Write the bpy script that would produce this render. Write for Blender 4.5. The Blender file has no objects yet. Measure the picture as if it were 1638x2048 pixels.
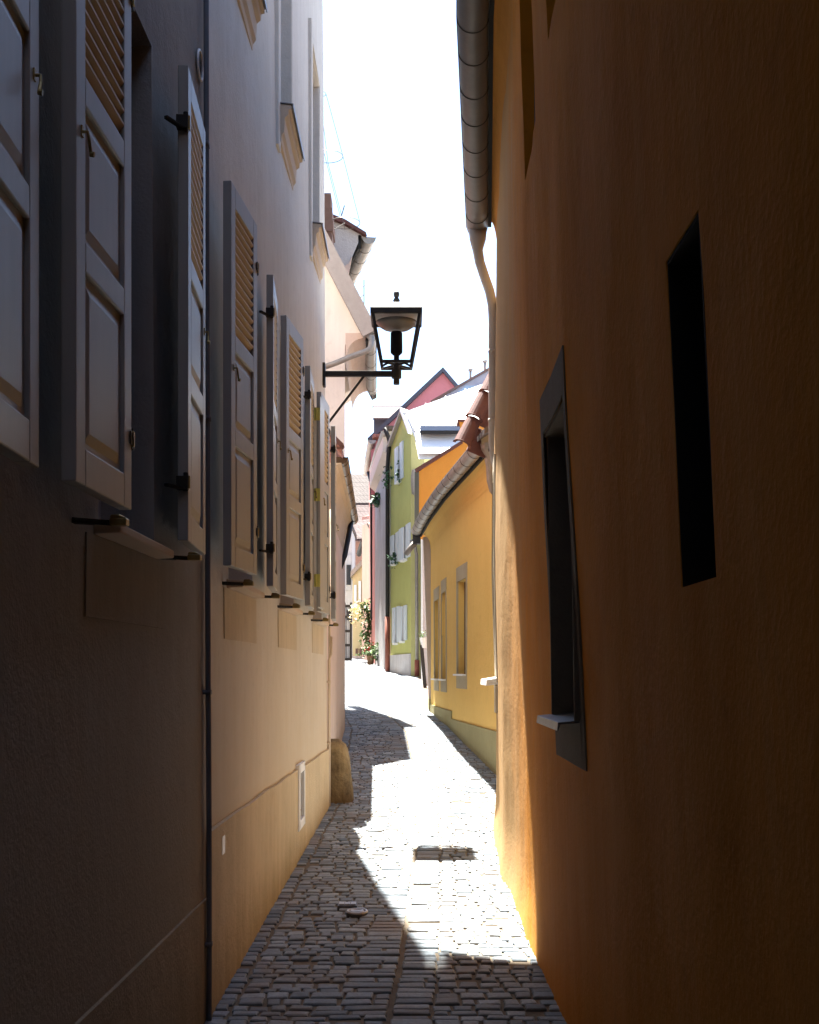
import bpy, math, random
from mathutils import Vector, Matrix, noise
random.seed(7)
R = math.radians
SC = bpy.context.scene
COL = SC.collection
V = Vector
# ------------------------------------------------------------------ camera
F, CU, CV, EYE = 2389.0, 819.0, 1345.0, 1.6
cam = bpy.data.cameras.new("camera")
cam.sensor_fit = 'HORIZONTAL'
cam.sensor_width = 36.0
cam.lens = 36.0 * F / 1638.0
cam.shift_y = (CV - 1024.0) / 1638.0
cam.clip_start, cam.clip_end = 0.05, 3000.0
camo = bpy.data.objects.new("camera", cam)
camo.location = (0, 0, EYE)
camo.rotation_euler = (R(90), 0, 0)
COL.objects.link(camo)
SC.camera = camo
# ------------------------------------------------------------------ sky, sun, exposure
SUN_DIR = V((-0.082, 0.435, 1.0)).normalized()          # towards the sun
elev = math.asin(SUN_DIR.z)
azim = math.atan2(SUN_DIR.x, SUN_DIR.y)
world = bpy.data.worlds.new("World")
SC.world = world
world.use_nodes = True
wt = world.node_tree
for n in list(wt.nodes): wt.nodes.remove(n)
sky = wt.nodes.new('ShaderNodeTexSky')
sky.sky_type = 'NISHITA'
sky.sun_disc = False
sky.sun_elevation = elev
sky.sun_rotation = azim
sky.dust_density = 0.8
sky.ozone_density = 3.0
sky.air_density = 1.0
bg = wt.nodes.new('ShaderNodeBackground')
bg.inputs['Strength'].default_value = 0.06
wo = wt.nodes.new('ShaderNodeOutputWorld')
wt.links.new(sky.outputs[0], bg.inputs[0])
wt.links.new(bg.outputs[0], wo.inputs[0])
sun = bpy.data.lights.new("sun", 'SUN')
sun.energy = 5.0
sun.angle = R(0.55)
sun.color = (1.0, 0.965, 0.885)
suno = bpy.data.objects.new("sun", sun)
suno.rotation_euler = SUN_DIR.to_track_quat('Z', 'Y').to_euler()
suno.location = (-5, 20, 40)
COL.objects.link(suno)
SC.view_settings.view_transform = 'Standard'
SC.view_settings.look = 'None'
SC.view_settings.exposure = 2.93
SC.view_settings.gamma = 1.0
SC.render.film_transparent = False
SC.cycles.max_bounces = 10
SC.cycles.diffuse_bounces = 8
SC.cycles.glossy_bounces = 4
SC.cycles.transparent_max_bounces = 12
SC.cycles.use_denoising = True
SC.cycles.sample_clamp_indirect = 6.0

# ------------------------------------------------------------------ helpers
def lerp_tab(t, x):
    if x <= t[0][0]: return t[0][1]
    for (a, fa), (b, fb) in zip(t, t[1:]):
        if x <= b:
            return fa + (fb - fa) * (x - a) / (b - a)
    return t[-1][1]
def smooth_tab(t, x, w=0.5):
    return sum(lerp_tab(t, x + d * w) for d in (-1, -.6, -.2, .2, .6, 1)) / 6.0
def at(u, v, Y):
    """point at distance Y that a surveyed direction (u, v) meets"""
    return V(((u - CU) / F * Y, Y, EYE - (v - CV) / F * Y))
GZ = [(-60, -1.6), (0, -.2), (5.437, 0), (12, .297), (17.3, .775), (40, 1.6), (60, 2.33), (120, 3.2), (600, 3.6)]
def gz(Y): return smooth_tab(GZ, Y, .6)

class MB:
    def __init__(s): s.v = []; s.f = []
    def add(s, vs, fs):
        n = len(s.v)
        s.v += [V(p) for p in vs]
        s.f += [tuple(i + n for i in f) for f in fs]
        return s
    def quad(s, *p): return s.add(p, [tuple(range(len(p)))])
    def box(s, a, b):
        (x0, y0, z0), (x1, y1, z1) = a, b
        return s.add([(x0,y0,z0),(x1,y0,z0),(x1,y1,z0),(x0,y1,z0),(x0,y0,z1),(x1,y0,z1),(x1,y1,z1),(x0,y1,z1)],
                     [(3,2,1,0),(4,5,6,7),(0,1,5,4),(1,2,6,5),(2,3,7,6),(3,0,4,7)])
    def obox(s, o, ax, ay, az):
        o, ax, ay, az = V(o), V(ax), V(ay), V(az)
        p = [o, o+ax, o+ax+ay, o+ay]
        return s.add(p + [q + az for q in p],
                     [(3,2,1,0),(4,5,6,7),(0,1,5,4),(1,2,6,5),(2,3,7,6),(3,0,4,7)])
    def bar(s, a, b, w, h, up=(0,0,1)):
        a, b = V(a), V(b); d = (b - a)
        side = d.cross(V(up))
        if side.length < 1e-6: side = d.cross(V((0, 1, 0)))
        side.normalize(); u2 = side.cross(d).normalized()
        return s.obox(a - side*w/2 - u2*h/2, d, side*w, u2*h)
    def prism(s, poly, ext):
        n = len(poly); ext = V(ext)
        vs = [V(p) for p in poly] + [V(p) + ext for p in poly]
        fs = [tuple(range(n-1, -1, -1)), tuple(range(n, 2*n))] + [(i, (i+1) % n, n+(i+1) % n, n+i) for i in range(n)]
        return s.add(vs, fs)
    def tube(s, path, r, n=10, cap=True, a0=0.0, a1=2*math.pi):
        path = [V(p) for p in path]
        rs = r if isinstance(r, (list, tuple)) else [r]*len(path)
        closed = abs(a1 - a0 - 2*math.pi) < 1e-6
        m = n if closed else n + 1
        prev = None; vs = []
        for i, p in enumerate(path):
            d = (path[min(i+1, len(path)-1)] - path[max(i-1, 0)]).normalized()
            if prev is None:
                ref = V((0,0,1)) if abs(d.z) < .9 else V((0,1,0))
                x = d.cross(ref).normalized()
            else:
                x = (prev - d*prev.dot(d)).normalized()
            prev = x; y = x.cross(d).normalized()
            for k in range(m):
                a = a0 + (a1-a0)*k/n
                vs.append(p + x*rs[i]*math.cos(a) + y*rs[i]*math.sin(a))
        fs = []
        for i in range(len(path)-1):
            for k in range(n):
                k2 = (k+1) % m if closed else k+1
                fs.append((i*m+k, i*m+k2, (i+1)*m+k2, (i+1)*m+k))
        if cap and closed:
            fs.append(tuple(range(m-1, -1, -1))); fs.append(tuple((len(path)-1)*m + k for k in range(m)))
        return s.add(vs, fs)
    def lathe(s, c, prof, n=16, sq=False):
        c = V(c); vs = []; fs = []
        n = 4 if sq else n
        for r, z in prof:
            for k in range(n):
                a = 2*math.pi*k/n + (math.pi/4 if sq else 0)
                rr = r*math.sqrt(2) if sq else r
                vs.append(c + V((rr*math.cos(a), rr*math.sin(a), z)))
        for i in range(len(prof)-1):
            for k in range(n):
                fs.append((i*n+k, i*n+(k+1) % n, (i+1)*n+(k+1) % n, (i+1)*n+k))
        fs.append(tuple(range(n-1, -1, -1))); fs.append(tuple((len(prof)-1)*n+k for k in range(n)))
        return s.add(vs, fs)
    def build(s, name, mat, parent=None, smooth=False, bevel=0, local=False, colors=None):
        off = V((0,0,0))
        if not local:
            p = parent
            while p is not None:
                off = off + V(p.location); p = p.parent
        me = bpy.data.meshes.new(name)
        me.from_pydata([tuple(p - off) for p in s.v], [], s.f)
        me.materials.append(mat)
        if smooth:
            for p in me.polygons: p.use_smooth = True
        if colors:
            at_ = me.attributes.new("stone_tint", 'FLOAT', 'POINT')
            at_.data.foreach_set('value', colors)
        me.update()
        o = bpy.data.objects.new(name, me)
        COL.objects.link(o)
        if parent is not None: o.parent = parent
        if bevel:
            b = o.modifiers.new("bevel", 'BEVEL'); b.width = bevel; b.segments = 2; b.limit_method = 'ANGLE'; b.angle_limit = R(40)
        return o
def tag(o, label=None, cat=None, group=None, kind=None):
    if label: o['label'] = label
    if cat: o['category'] = cat
    if group: o['group'] = group
    if kind: o['kind'] = kind
    return o
def thing(name, loc, label, cat, group=None):
    o = bpy.data.objects.new(name, None)
    COL.objects.link(o); o.location = loc; o.empty_display_size = .2
    return tag(o, label, cat, group)
def copy_tree(o, parent=None):
    c = o.copy(); COL.objects.link(c)
    if parent is not None: c.parent = parent
    for ch in list(o.children):
        copy_tree(ch, c)
    return c

def facade(mb, surf, nrm, S, Z, holes, depth, ds=.1, dz=.1, extra_z=()):
    """subdivided wall skin with openings and their reveals"""
    def breaks(a, b, st, ex):
        n = max(1, int(round((b-a)/st)))
        raw = [a + (b-a)*i/n for i in range(n+1)]
        ex = [e for e in ex if a-1e-6 <= e <= b+1e-6]
        out = [r for r in raw if all(abs(r-e) > st*.35 for e in ex) or r in (a, b)] + ex
        out = sorted(set(round(x, 5) for x in out))
        return out
    ss = breaks(S[0], S[1], ds, [h[0] for h in holes] + [h[1] for h in holes])
    zs = breaks(Z[0], Z[1], dz, [h[2] for h in holes] + [h[3] for h in holes] + list(extra_z))
    idx = {}
    def vid(i, j):
        if (i, j) not in idx:
            idx[(i, j)] = len(mb.v); mb.v.append(surf(ss[i], zs[j]))
        return idx[(i, j)]
    for i in range(len(ss)-1):
        for j in range(len(zs)-1):
            cs, cz = (ss[i]+ss[i+1])/2, (zs[j]+zs[j+1])/2
            if any(h[0] < cs < h[1] and h[2] < cz < h[3] for h in holes): continue
            mb.f.append((vid(i,j), vid(i+1,j), vid(i+1,j+1), vid(i,j+1)))
    for h in holes:
        d = h[4] if len(h) > 4 else depth
        si = [s_ for s_ in ss if h[0]-1e-4 <= s_ <= h[1]+1e-4]
        zi = [z_ for z_ in zs if h[2]-1e-4 <= z_ <= h[3]+1e-4]
        def ins(s_, z_): return surf(s_, z_) - nrm(s_)*d
        for a, b in zip(si, si[1:]):
            for z_ in (zi[0], zi[-1]):
                mb.quad(surf(a, z_), surf(b, z_), ins(b, z_), ins(a, z_))
        for a, b in zip(zi, zi[1:]):
            for s_ in (si[0], si[-1]):
                mb.quad(surf(s_, a), surf(s_, b), ins(s_, b), ins(s_, a))
    return mb
def panel_on(mb, surf, nrm, s0, s1, z0, z1, out0, out1, ns=2, nz=2):
    """slab lying on a wall skin between two offsets from it"""
    for o in (out0, out1):
        for i in range(ns):
            for j in range(nz):
                a, b = s0+(s1-s0)*i/ns, s0+(s1-s0)*(i+1)/ns
                c, d = z0+(z1-z0)*j/nz, z0+(z1-z0)*(j+1)/nz
                mb.quad(*[surf(p, q) + nrm(p)*o for p, q in ((a,c),(b,c),(b,d),(a,d))])
    for (p, q, p2, q2) in ((s0,z0,s1,z0),(s1,z0,s1,z1),(s1,z1,s0,z1),(s0,z1,s0,z0)):
        for k in range(2):
            a, b = k/2, (k+1)/2
            P = (p+(p2-p)*a, q+(q2-q)*a); Q = (p+(p2-p)*b, q+(q2-q)*b)
            mb.quad(surf(*P)+nrm(P[0])*out0, surf(*Q)+nrm(Q[0])*out0, surf(*Q)+nrm(Q[0])*out1, surf(*P)+nrm(P[0])*out1)
    return mb

# ------------------------------------------------------------------ materials
def base_mat(name):
    m = bpy.data.materials.new(name); m.use_nodes = True
    nt = m.node_tree
    return m, nt, nt.nodes['Principled BSDF']
def N(nt, t, **kw):
    n = nt.nodes.new(t)
    for k, v in kw.items():
        if hasattr(n, k): setattr(n, k, v)
        else: n.inputs[k].default_value = v
    return n
def mixc(nt, fac, a, b, blend='MIX'):
    n = nt.nodes.new('ShaderNodeMix'); n.data_type = 'RGBA'; n.blend_type = blend
    for sock, val in ((n.inputs[0], fac), (n.inputs[6], a), (n.inputs[7], b)):
        if isinstance(val, bpy.types.NodeSocket): nt.links.new(val, sock)
        elif isinstance(val, (int, float)): sock.default_value = val
        else: sock.default_value = (*val, 1) if len(val) == 3 else val
    return n.outputs[2]
def ramp(nt, src, stops):
    r = nt.nodes.new('ShaderNodeValToRGB')
    while len(r.color_ramp.elements) < len(stops): r.color_ramp.elements.new(.5)
    for e, (p, c) in zip(r.color_ramp.elements, stops):
        e.position = p; e.color = (c, c, c, 1) if isinstance(c, (int, float)) else (*c, 1)
    nt.links.new(src, r.inputs[0])
    return r.outputs[0]
def coords(nt, scale=(1,1,1)):
    tc = nt.nodes.new('ShaderNodeTexCoord')
    mp = nt.nodes.new('ShaderNodeMapping'); mp.inputs['Scale'].default_value = scale
    nt.links.new(tc.outputs['Object'], mp.inputs[0])
    return mp.outputs[0]
def noise_n(nt, vec, scale, detail=5, rough=.6):
    n = N(nt, 'ShaderNodeTexNoise'); n.inputs['Scale'].default_value = scale
    n.inputs['Detail'].default_value = detail; n.inputs['Roughness'].default_value = rough
    nt.links.new(vec, n.inputs['Vector'])
    return n.outputs[0]
def stucco(name, col, dark, light=None, bump=.35, spec=.12, worn=None, patch=.9, streak=.5, grain=70, rough=.92, stain_or_bounce=None):
    m, nt, b = base_mat(name)
    c0 = coords(nt)
    n1 = ramp(nt, noise_n(nt, c0, patch, 6, .65), [(.35, 0), (.68, 1)])
    c = mixc(nt, n1, col, dark)
    n2 = ramp(nt, noise_n(nt, coords(nt, (5, 5, .35)), 1.6, 6, .7), [(.42, 0), (.72, 1)])
    mul = nt.nodes.new('ShaderNodeMath'); mul.operation = 'MULTIPLY'; mul.inputs[1].default_value = streak
    nt.links.new(n2, mul.inputs[0])
    c = mixc(nt, mul.outputs[0], c, light or tuple(min(1, x*1.25) for x in col))
    n4 = ramp(nt, noise_n(nt, c0, 9, 5, .7), [(.55, 0), (.8, .45)])
    c = mixc(nt, n4, c, tuple(x*.72 for x in dark))
    if worn:          # washed-out render at the worn corner, plus the sunlit strip's paleness put into colour
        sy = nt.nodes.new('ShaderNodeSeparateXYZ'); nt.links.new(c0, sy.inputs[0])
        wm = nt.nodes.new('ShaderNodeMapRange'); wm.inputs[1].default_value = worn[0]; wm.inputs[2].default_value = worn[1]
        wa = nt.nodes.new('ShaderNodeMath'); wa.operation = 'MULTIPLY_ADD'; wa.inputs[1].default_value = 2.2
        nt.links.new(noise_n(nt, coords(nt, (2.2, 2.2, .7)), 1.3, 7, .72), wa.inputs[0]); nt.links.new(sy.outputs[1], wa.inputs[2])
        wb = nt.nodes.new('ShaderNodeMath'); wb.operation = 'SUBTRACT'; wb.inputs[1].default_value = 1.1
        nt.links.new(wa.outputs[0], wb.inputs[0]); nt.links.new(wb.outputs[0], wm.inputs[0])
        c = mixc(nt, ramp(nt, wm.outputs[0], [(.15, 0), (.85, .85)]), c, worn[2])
    if stain_or_bounce:
        z0, z1, scol = stain_or_bounce
        sx = nt.nodes.new('ShaderNodeSeparateXYZ'); nt.links.new(c0, sx.inputs[0])
        mr = nt.nodes.new('ShaderNodeMapRange'); mr.inputs[1].default_value = z0; mr.inputs[2].default_value = z1
        mr.inputs[3].default_value = 1; mr.inputs[4].default_value = 0
        nz = noise_n(nt, coords(nt, (3, 3, 1)), 1.4, 6, .7)
        ad = nt.nodes.new('ShaderNodeMath'); ad.operation = 'MULTIPLY_ADD'; ad.inputs[1].default_value = .9; 
        nt.links.new(nz, ad.inputs[0]); nt.links.new(sx.outputs[2], ad.inputs[2])
        nt.links.new(ad.outputs[0], mr.inputs[0])
        c = mixc(nt, ramp(nt, mr.outputs[0], [(.2, 0), (.9, .75)]), c, scol)
    nt.links.new(c, b.inputs['Base Color'])
    b.inputs['Roughness'].default_value = rough
    b.inputs['Specular IOR Level'].default_value = spec
    nb = noise_n(nt, c0, grain, 4, .6); nb2 = noise_n(nt, c0, grain*.12, 4, .6)
    ad = nt.nodes.new('ShaderNodeMath'); ad.operation = 'MULTIPLY_ADD'; ad.inputs[1].default_value = 2.2
    nt.links.new(nb2, ad.inputs[0]); nt.links.new(nb, ad.inputs[2])
    bp = nt.nodes.new('ShaderNodeBump'); bp.inputs['Strength'].default_value = bump; bp.inputs['Distance'].default_value = .012
    nt.links.new(ad.outputs[0], bp.inputs['Height']); nt.links.new(bp.outputs[0], b.inputs['Normal'])
    return m
def plain(name, col, col2=None, rough=.6, metal=0, scale=4, bump=.1, stretch=(1,1,1), spec=.4, bscale=None):
    m, nt, b = base_mat(name)
    c0 = coords(nt, stretch)
    col2 = col2 or tuple(x*.75 for x in col)
    n = noise_n(nt, c0, scale, 6, .65)
    nt.links.new(mixc(nt, ramp(nt, n, [(.3, 0), (.72, 1)]), col, col2), b.inputs['Base Color'])
    b.inputs['Roughness'].default_value = rough; b.inputs['Metallic'].default_value = metal
    b.inputs['Specular IOR Level'].default_value = spec
    if bump:
        bp = nt.nodes.new('ShaderNodeBump'); bp.inputs['Strength'].default_value = bump; bp.inputs['Distance'].default_value = .006
        nt.links.new(noise_n(nt, c0, bscale or scale*8, 4), bp.inputs['Height']); nt.links.new(bp.outputs[0], b.inputs['Normal'])
    return m
def tiles(name, col, col2, row=.28, colw=.2):
    """clay tile courses; rows follow height, columns follow the ridge line"""
    m, nt, b = base_mat(name)
    br = nt.nodes.new('ShaderNodeTexBrick')
    br.inputs['Scale'].default_value = 1; br.inputs['Brick Width'].default_value = colw; br.inputs['Row Height'].default_value = row
    br.inputs['Mortar Size'].default_value = .018; br.inputs['Mortar Smooth'].default_value = .6
    br.inputs['Color1'].default_value = (*col, 1); br.inputs['Color2'].default_value = (*col2, 1)
    br.inputs['Mortar'].default_value = (*[x*.35 for x in col2], 1)
    tc = nt.nodes.new('ShaderNodeTexCoord'); sx = nt.nodes.new('ShaderNodeSeparateXYZ'); cx = nt.nodes.new('ShaderNodeCombineXYZ')
    nt.links.new(tc.outputs['Object'], sx.inputs[0])
    ad = nt.nodes.new('ShaderNodeMath'); nt.links.new(sx.outputs[0], ad.inputs[0]); nt.links.new(sx.outputs[1], ad.inputs[1])
    nt.links.new(ad.outputs[0], cx.inputs[0]); nt.links.new(sx.outputs[2], cx.inputs[1])
    nt.links.new(cx.outputs[0], br.inputs['Vector'])
    n = noise_n(nt, tc.outputs['Object'], 2.5, 5)
    nt.links.new(mixc(nt, ramp(nt, n, [(.4, 0), (.75, .6)]), br.outputs[0], tuple(x*.6 for x in col2)), b.inputs['Base Color'])
    bp = nt.nodes.new('ShaderNodeBump'); bp.inputs['Strength'].default_value = .6; bp.inputs['Distance'].default_value = .03; bp.invert = True
    nt.links.new(br.outputs[1], bp.inputs['Height']); nt.links.new(bp.outputs[0], b.inputs['Normal'])
    b.inputs['Roughness'].default_value = .85
    return m
def glass(name, col=(.02, .025, .03), rough=.08):
    m, nt, b = base_mat(name)
    b.inputs['Base Color'].default_value = (*col, 1); b.inputs['Roughness'].default_value = rough
    b.inputs['Specular IOR Level'].default_value = .5
    return m

M = {}
M['left'] = stucco('pale_mauve_render', (.665, .635, .575), (.56, .53, .475), (.70, .675, .63), bump=.25, streak=.6, stain_or_bounce=(1.2, 2.7, (.58, .49, .35)))  # ochre low on the wall: base splash plus warm ground bounce in the colour
M['left_near'] = stucco('dusky_mauve_render', (.33, .315, .295), (.26, .245, .225), (.38, .365, .345), bump=.3, streak=.5, stain_or_bounce=(1.2, 2.7, (.31, .26, .19)))  # same ochre lower zone, with warm bounce put into the colour
M['near_plinth'] = stucco('brown_plinth_render', (.33, .27, .19), (.26, .21, .145), bump=.4, streak=.4, stain_or_bounce=(.3, 1.0, (.18, .15, .09)))
M['left_plinth'] = stucco('ochre_grey_plinth_render', (.60, .50, .34), (.48, .39, .26), bump=.35, streak=.4, stain_or_bounce=(.3, 1.0, (.30, .25, .14)))
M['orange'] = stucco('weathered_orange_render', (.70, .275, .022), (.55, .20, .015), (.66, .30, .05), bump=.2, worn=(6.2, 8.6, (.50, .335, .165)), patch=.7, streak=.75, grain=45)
M['soffit'] = stucco('orange_soffit_paint', (.66, .31, .07), (.60, .27, .06), bump=.15, streak=.2)
M['yellow'] = stucco('yellow_ochre_render', (.74, .49, .15), (.69, .445, .13), (.76, .52, .18), bump=.3, streak=.2, grain=90)
M['ysurround'] = stucco('olive_grey_surround', (.42, .36, .25), (.36, .31, .21), bump=.3, streak=.2)
M['yplinth'] = stucco('olive_plinth_render', (.33, .29, .15), (.27, .24, .12), bump=.5, streak=.2)
M['mauve'] = stucco('mauve_grey_render', (.46, .40, .37), (.40, .35, .33), bump=.3)
M['cream'] = stucco('cream_render', (.74, .66, .58), (.70, .61, .53), bump=.15, streak=.3)
M['salmoncove'] = stucco('salmon_cove_render', (.58, .45, .37), (.53, .40, .33), bump=.12, streak=.2)
M['pink'] = stucco('pale_pink_render', (.70, .58, .53), (.62, .50, .45), bump=.25, streak=.35)
M['greywall'] = stucco('rough_grey_render', (.42, .41, .41), (.34, .33, .33), bump=.8, streak=.15, grain=30)
M['green'] = stucco('moss_green_render', (.46, .465, .165), (.41, .415, .145), bump=.3, streak=.2)
M['green_side_light'] = stucco('green_side_light_render', (.46, .44, .20), (.41, .39, .17), bump=.2, streak=.2)  # side wall of the green house, its different light put into colour
M['whitegrey'] = stucco('flaking_white_render', (.56, .54, .55), (.44, .41, .40), bump=.4, streak=.5)
M['rose'] = stucco('rose_render', (.66, .30, .26), (.58, .26, .22), bump=.2)
M['gablepink'] = stucco('strong_pink_render', (.50, .205, .215), (.45, .18, .19), bump=.2, streak=.2)
M['salmon'] = stucco('salmon_render', (.50, .31, .24), (.45, .28, .21), bump=.2)
M['butter'] = stucco('butter_yellow_render', (.45, .39, .23), (.40, .34, .20), bump=.2)
M['orangehouse'] = stucco('flat_orange_render', (.52, .235, .05), (.47, .205, .042), bump=.2, streak=.2)
M['whitewall'] = stucco('white_render', (.42, .41, .41), (.38, .37, .37), bump=.15)
M['surround'] = stucco('grey_window_surround', (.19, .165, .135), (.145, .125, .10), bump=.3, streak=.2)
M['apron'] = stucco('ochre_apron_render', (.58, .51, .40), (.51, .45, .35), bump=.3)
M['shutter'] = plain('grey_beige_shutter_paint', (.385, .385, .37), (.34, .345, .33), rough=.42, scale=6, bump=.05, stretch=(3, 3, .4))
M['louvre'] = plain('bounce_ochre_louvre', (.52, .41, .27), (.47, .37, .24), rough=.5, scale=6, bump=.05)  # warm ground bounce put into the slats' ochre colour
M['brass'] = plain('aged_brass', (.34, .25, .09), (.22, .16, .06), rough=.42, metal=.6, scale=18)
M['yellowhinge'] = plain('yellow_passivated_steel', (.60, .57, .16), (.52, .50, .12), rough=.4, metal=.3, scale=18)
M['iron'] = plain('black_iron', (.014, .014, .014), (.026, .022, .019), rough=.55, scale=14, bump=.15, spec=.25)
M['zinc'] = plain('weathered_zinc', (.30, .275, .245), (.22, .195, .17), rough=.5, metal=.35, scale=5, bump=.08, stretch=(1.5, 1.5, 1.5))
M['zincold'] = plain('old_dark_zinc', (.12, .11, .10), (.085, .078, .07), rough=.5, metal=.3, scale=5, bump=.1)
M['zincrib'] = plain('polished_iron_rib', (.42, .42, .43), (.32, .32, .33), rough=.35, metal=.4, scale=12)
M['zincdark'] = plain('dark_zinc_seam', (.07, .062, .056), (.05, .045, .04), rough=.6, metal=.2)
M['copper'] = plain('brown_copper', (.16, .10, .06), (.09, .055, .035), rough=.38, metal=.7, scale=8)
M['pipe'] = plain('painted_downpipe', (.47, .42, .38), (.40, .36, .33), rough=.6, scale=5)
M['pipedark'] = plain('slate_blue_conduit', (.17, .175, .19), (.13, .135, .15), rough=.7, scale=5)
M['dark'] = plain('dark_interior_and_gap_shade', (.012, .011, .010), (.008, .008, .008), rough=.9, bump=0)
M['frame'] = plain('dark_green_window_frame', (.075, .08, .07), (.055, .06, .05), rough=.5, stretch=(2,2,.4))
M['frameb'] = plain('brown_window_frame', (.20, .125, .06), (.15, .09, .04), rough=.6, stretch=(2,2,.4))
M['framelight'] = plain('grey_white_window_frame', (.50, .50, .50), (.44, .44, .44), rough=.5)
M['glass'] = glass('window_glass')
M['lead'] = plain('lead_sill_sheet', (.19, .19, .20), (.13, .13, .135), rough=.4, metal=.5, scale=10)
M['sillstone'] = stucco('tan_sill_render', (.60, .49, .38), (.53, .43, .32), bump=.2, streak=.1)
M['tilered'] = tiles('red_clay_roof', (.36, .15, .11), (.28, .11, .08))
M['tilepink'] = tiles('faded_clay_roof', (.13, .085, .078), (.105, .065, .058), row=.33, colw=.22)
M['tilebrown'] = tiles('brown_clay_roof', (.085, .062, .055), (.065, .046, .04), row=.3, colw=.2)
M['clay'] = plain('dark_red_clay', (.115, .045, .038), (.075, .028, .024), rough=.75, scale=9, bump=.3)
M['verge'] = plain('grey_brown_verge_board', (.36, .32, .29), (.30, .265, .24), rough=.8, scale=9, bump=.4, bscale=50)
M['slate'] = plain('blue_black_flashing', (.06, .065, .085), (.05, .052, .065), rough=.6)
M['whitemetal'] = plain('pale_standing_seam_metal', (.78, .78, .77), (.72, .72, .72), rough=.5, scale=2, bump=.02)
M['bluemetal'] = plain('blue_grey_metal_roof', (.20, .29, .42), (.17, .25, .37), rough=.5)
M['mauveroof'] = plain('mauve_grey_roof', (.34, .31, .33), (.30, .27, .29), rough=.8)
M['skylight'] = plain('slate_blue_skylight', (.14, .17, .23), (.12, .15, .2), rough=.3)
M['chimney'] = plain('sooty_brown_brick', (.17, .10, .08), (.12, .07, .055), rough=.9, scale=9, bump=.4)
M['white'] = plain('white_paint', (.80, .80, .79), (.74, .74, .73), rough=.5, scale=8)
M['bluewhite'] = plain('pale_blue_shutter_paint', (.60, .66, .70), (.54, .60, .64), rough=.5)
M['rust'] = plain('rust_red_pipe_paint', (.26, .075, .045), (.20, .06, .04), rough=.6)
M['redpaint'] = plain('red_petal', (.55, .03, .03), (.42, .02, .03), rough=.6, bump=0)
M['leaf'] = plain('green_leaf', (.07, .14, .035), (.13, .20, .06), rough=.55, scale=3, bump=0)
M['leafdark'] = plain('dark_green_leaf', (.03, .085, .04), (.05, .12, .05), rough=.55, scale=3, bump=0)
M['blossom'] = plain('cream_blossom', (.66, .62, .40), (.58, .55, .34), rough=.7, bump=0)
M['bark'] = plain('brown_stem', (.12, .085, .05), (.08, .055, .035), rough=.9)
M['terra'] = plain('terracotta_pot', (.30, .17, .09), (.24, .13, .07), rough=.8)
M['blackpot'] = plain('black_tub', (.02, .021, .024), (.03, .03, .033), rough=.5)
M['bulb'] = plain('black_led_module', (.005, .005, .006), (.007, .007, .008), rough=.85, spec=.1)
M['guard'] = stucco('stained_sandstone', (.36, .27, .14), (.11, .075, .04), (.42, .33, .2), bump=1.0, patch=4.5, streak=.5, grain=24, stain_or_bounce=(.55, 1.15, (.07, .045, .025)))
M['castiron'] = plain('worn_cast_iron', (.10, .10, .105), (.06, .06, .065), rough=.4, metal=.5, scale=20)
# lamp glass: clear panes
def clear_glass():
    m, nt, b = base_mat('clear_lamp_glass')
    tr = nt.nodes.new('ShaderNodeBsdfTransparent'); gl = nt.nodes.new('ShaderNodeBsdfGlossy')
    gl.inputs['Roughness'].default_value = .05
    mx = nt.nodes.new('ShaderNodeMixShader'); mx.inputs[0].default_value = .06
    nt.links.new(tr.outputs[0], mx.inputs[1]); nt.links.new(gl.outputs[0], mx.inputs[2])
    nt.links.new(mx.outputs[0], nt.nodes['Material Output'].inputs[0])
    return m
M['clear'] = clear_glass()
# paving
def paving():
    m, nt, b = base_mat('granite_setts')
    a = nt.nodes.new('ShaderNodeAttribute'); a.attribute_name = 'stone_tint'
    c0 = coords(nt)
    c = mixc(nt, a.outputs['Fac'], (.115, .15, .185), (.34, .40, .45))
    n = ramp(nt, noise_n(nt, c0, 45, 5, .7), [(.4, 0), (.75, .55)])
    c = mixc(nt, n, c, (.10, .095, .09))
    n3 = ramp(nt, noise_n(nt, c0, 2.2, 4, .6), [(.48, 0), (.7, .75)])
    c = mixc(nt, n3, c, (.22, .175, .13))
    nt.links.new(c, b.inputs['Base Color'])
    b.inputs['Roughness'].default_value = .62; b.inputs['Specular IOR Level'].default_value = .3
    bp = nt.nodes.new('ShaderNodeBump'); bp.inputs['Strength'].default_value = .5; bp.inputs['Distance'].default_value = .008
    nt.links.new(noise_n(nt, c0, 38, 5, .65), bp.inputs['Height']); nt.links.new(bp.outputs[0], b.inputs['Normal'])
    return m
M['sett'] = paving()
M['mortar'] = plain('earthy_joint_mortar', (.21, .17, .125), (.13, .105, .075), rough=.95, scale=7, bump=.8, bscale=60)
M['ground'] = plain('pale_paving_ground', (.34, .32, .30), (.28, .26, .24), rough=.95, scale=3)

# ------------------------------------------------------------------ plan of the alley
AL, BL = -1.063, .0222                       # left wall line X = AL + BL*Y
def XL(Y): return AL + BL*Y
END_L = 11.8
XRT = [(-20,.86),(0,.75),(3,.742),(4.6,.745),(5.8,.716),(7,.706),(8.2,.697),(9.0,.709),(9.8,.738),(10.8,.785),(11.3,.83),(11.7,.90),(12.0,1.05)]
def XR0(Y): return smooth_tab(XRT, Y, .35)
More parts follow.
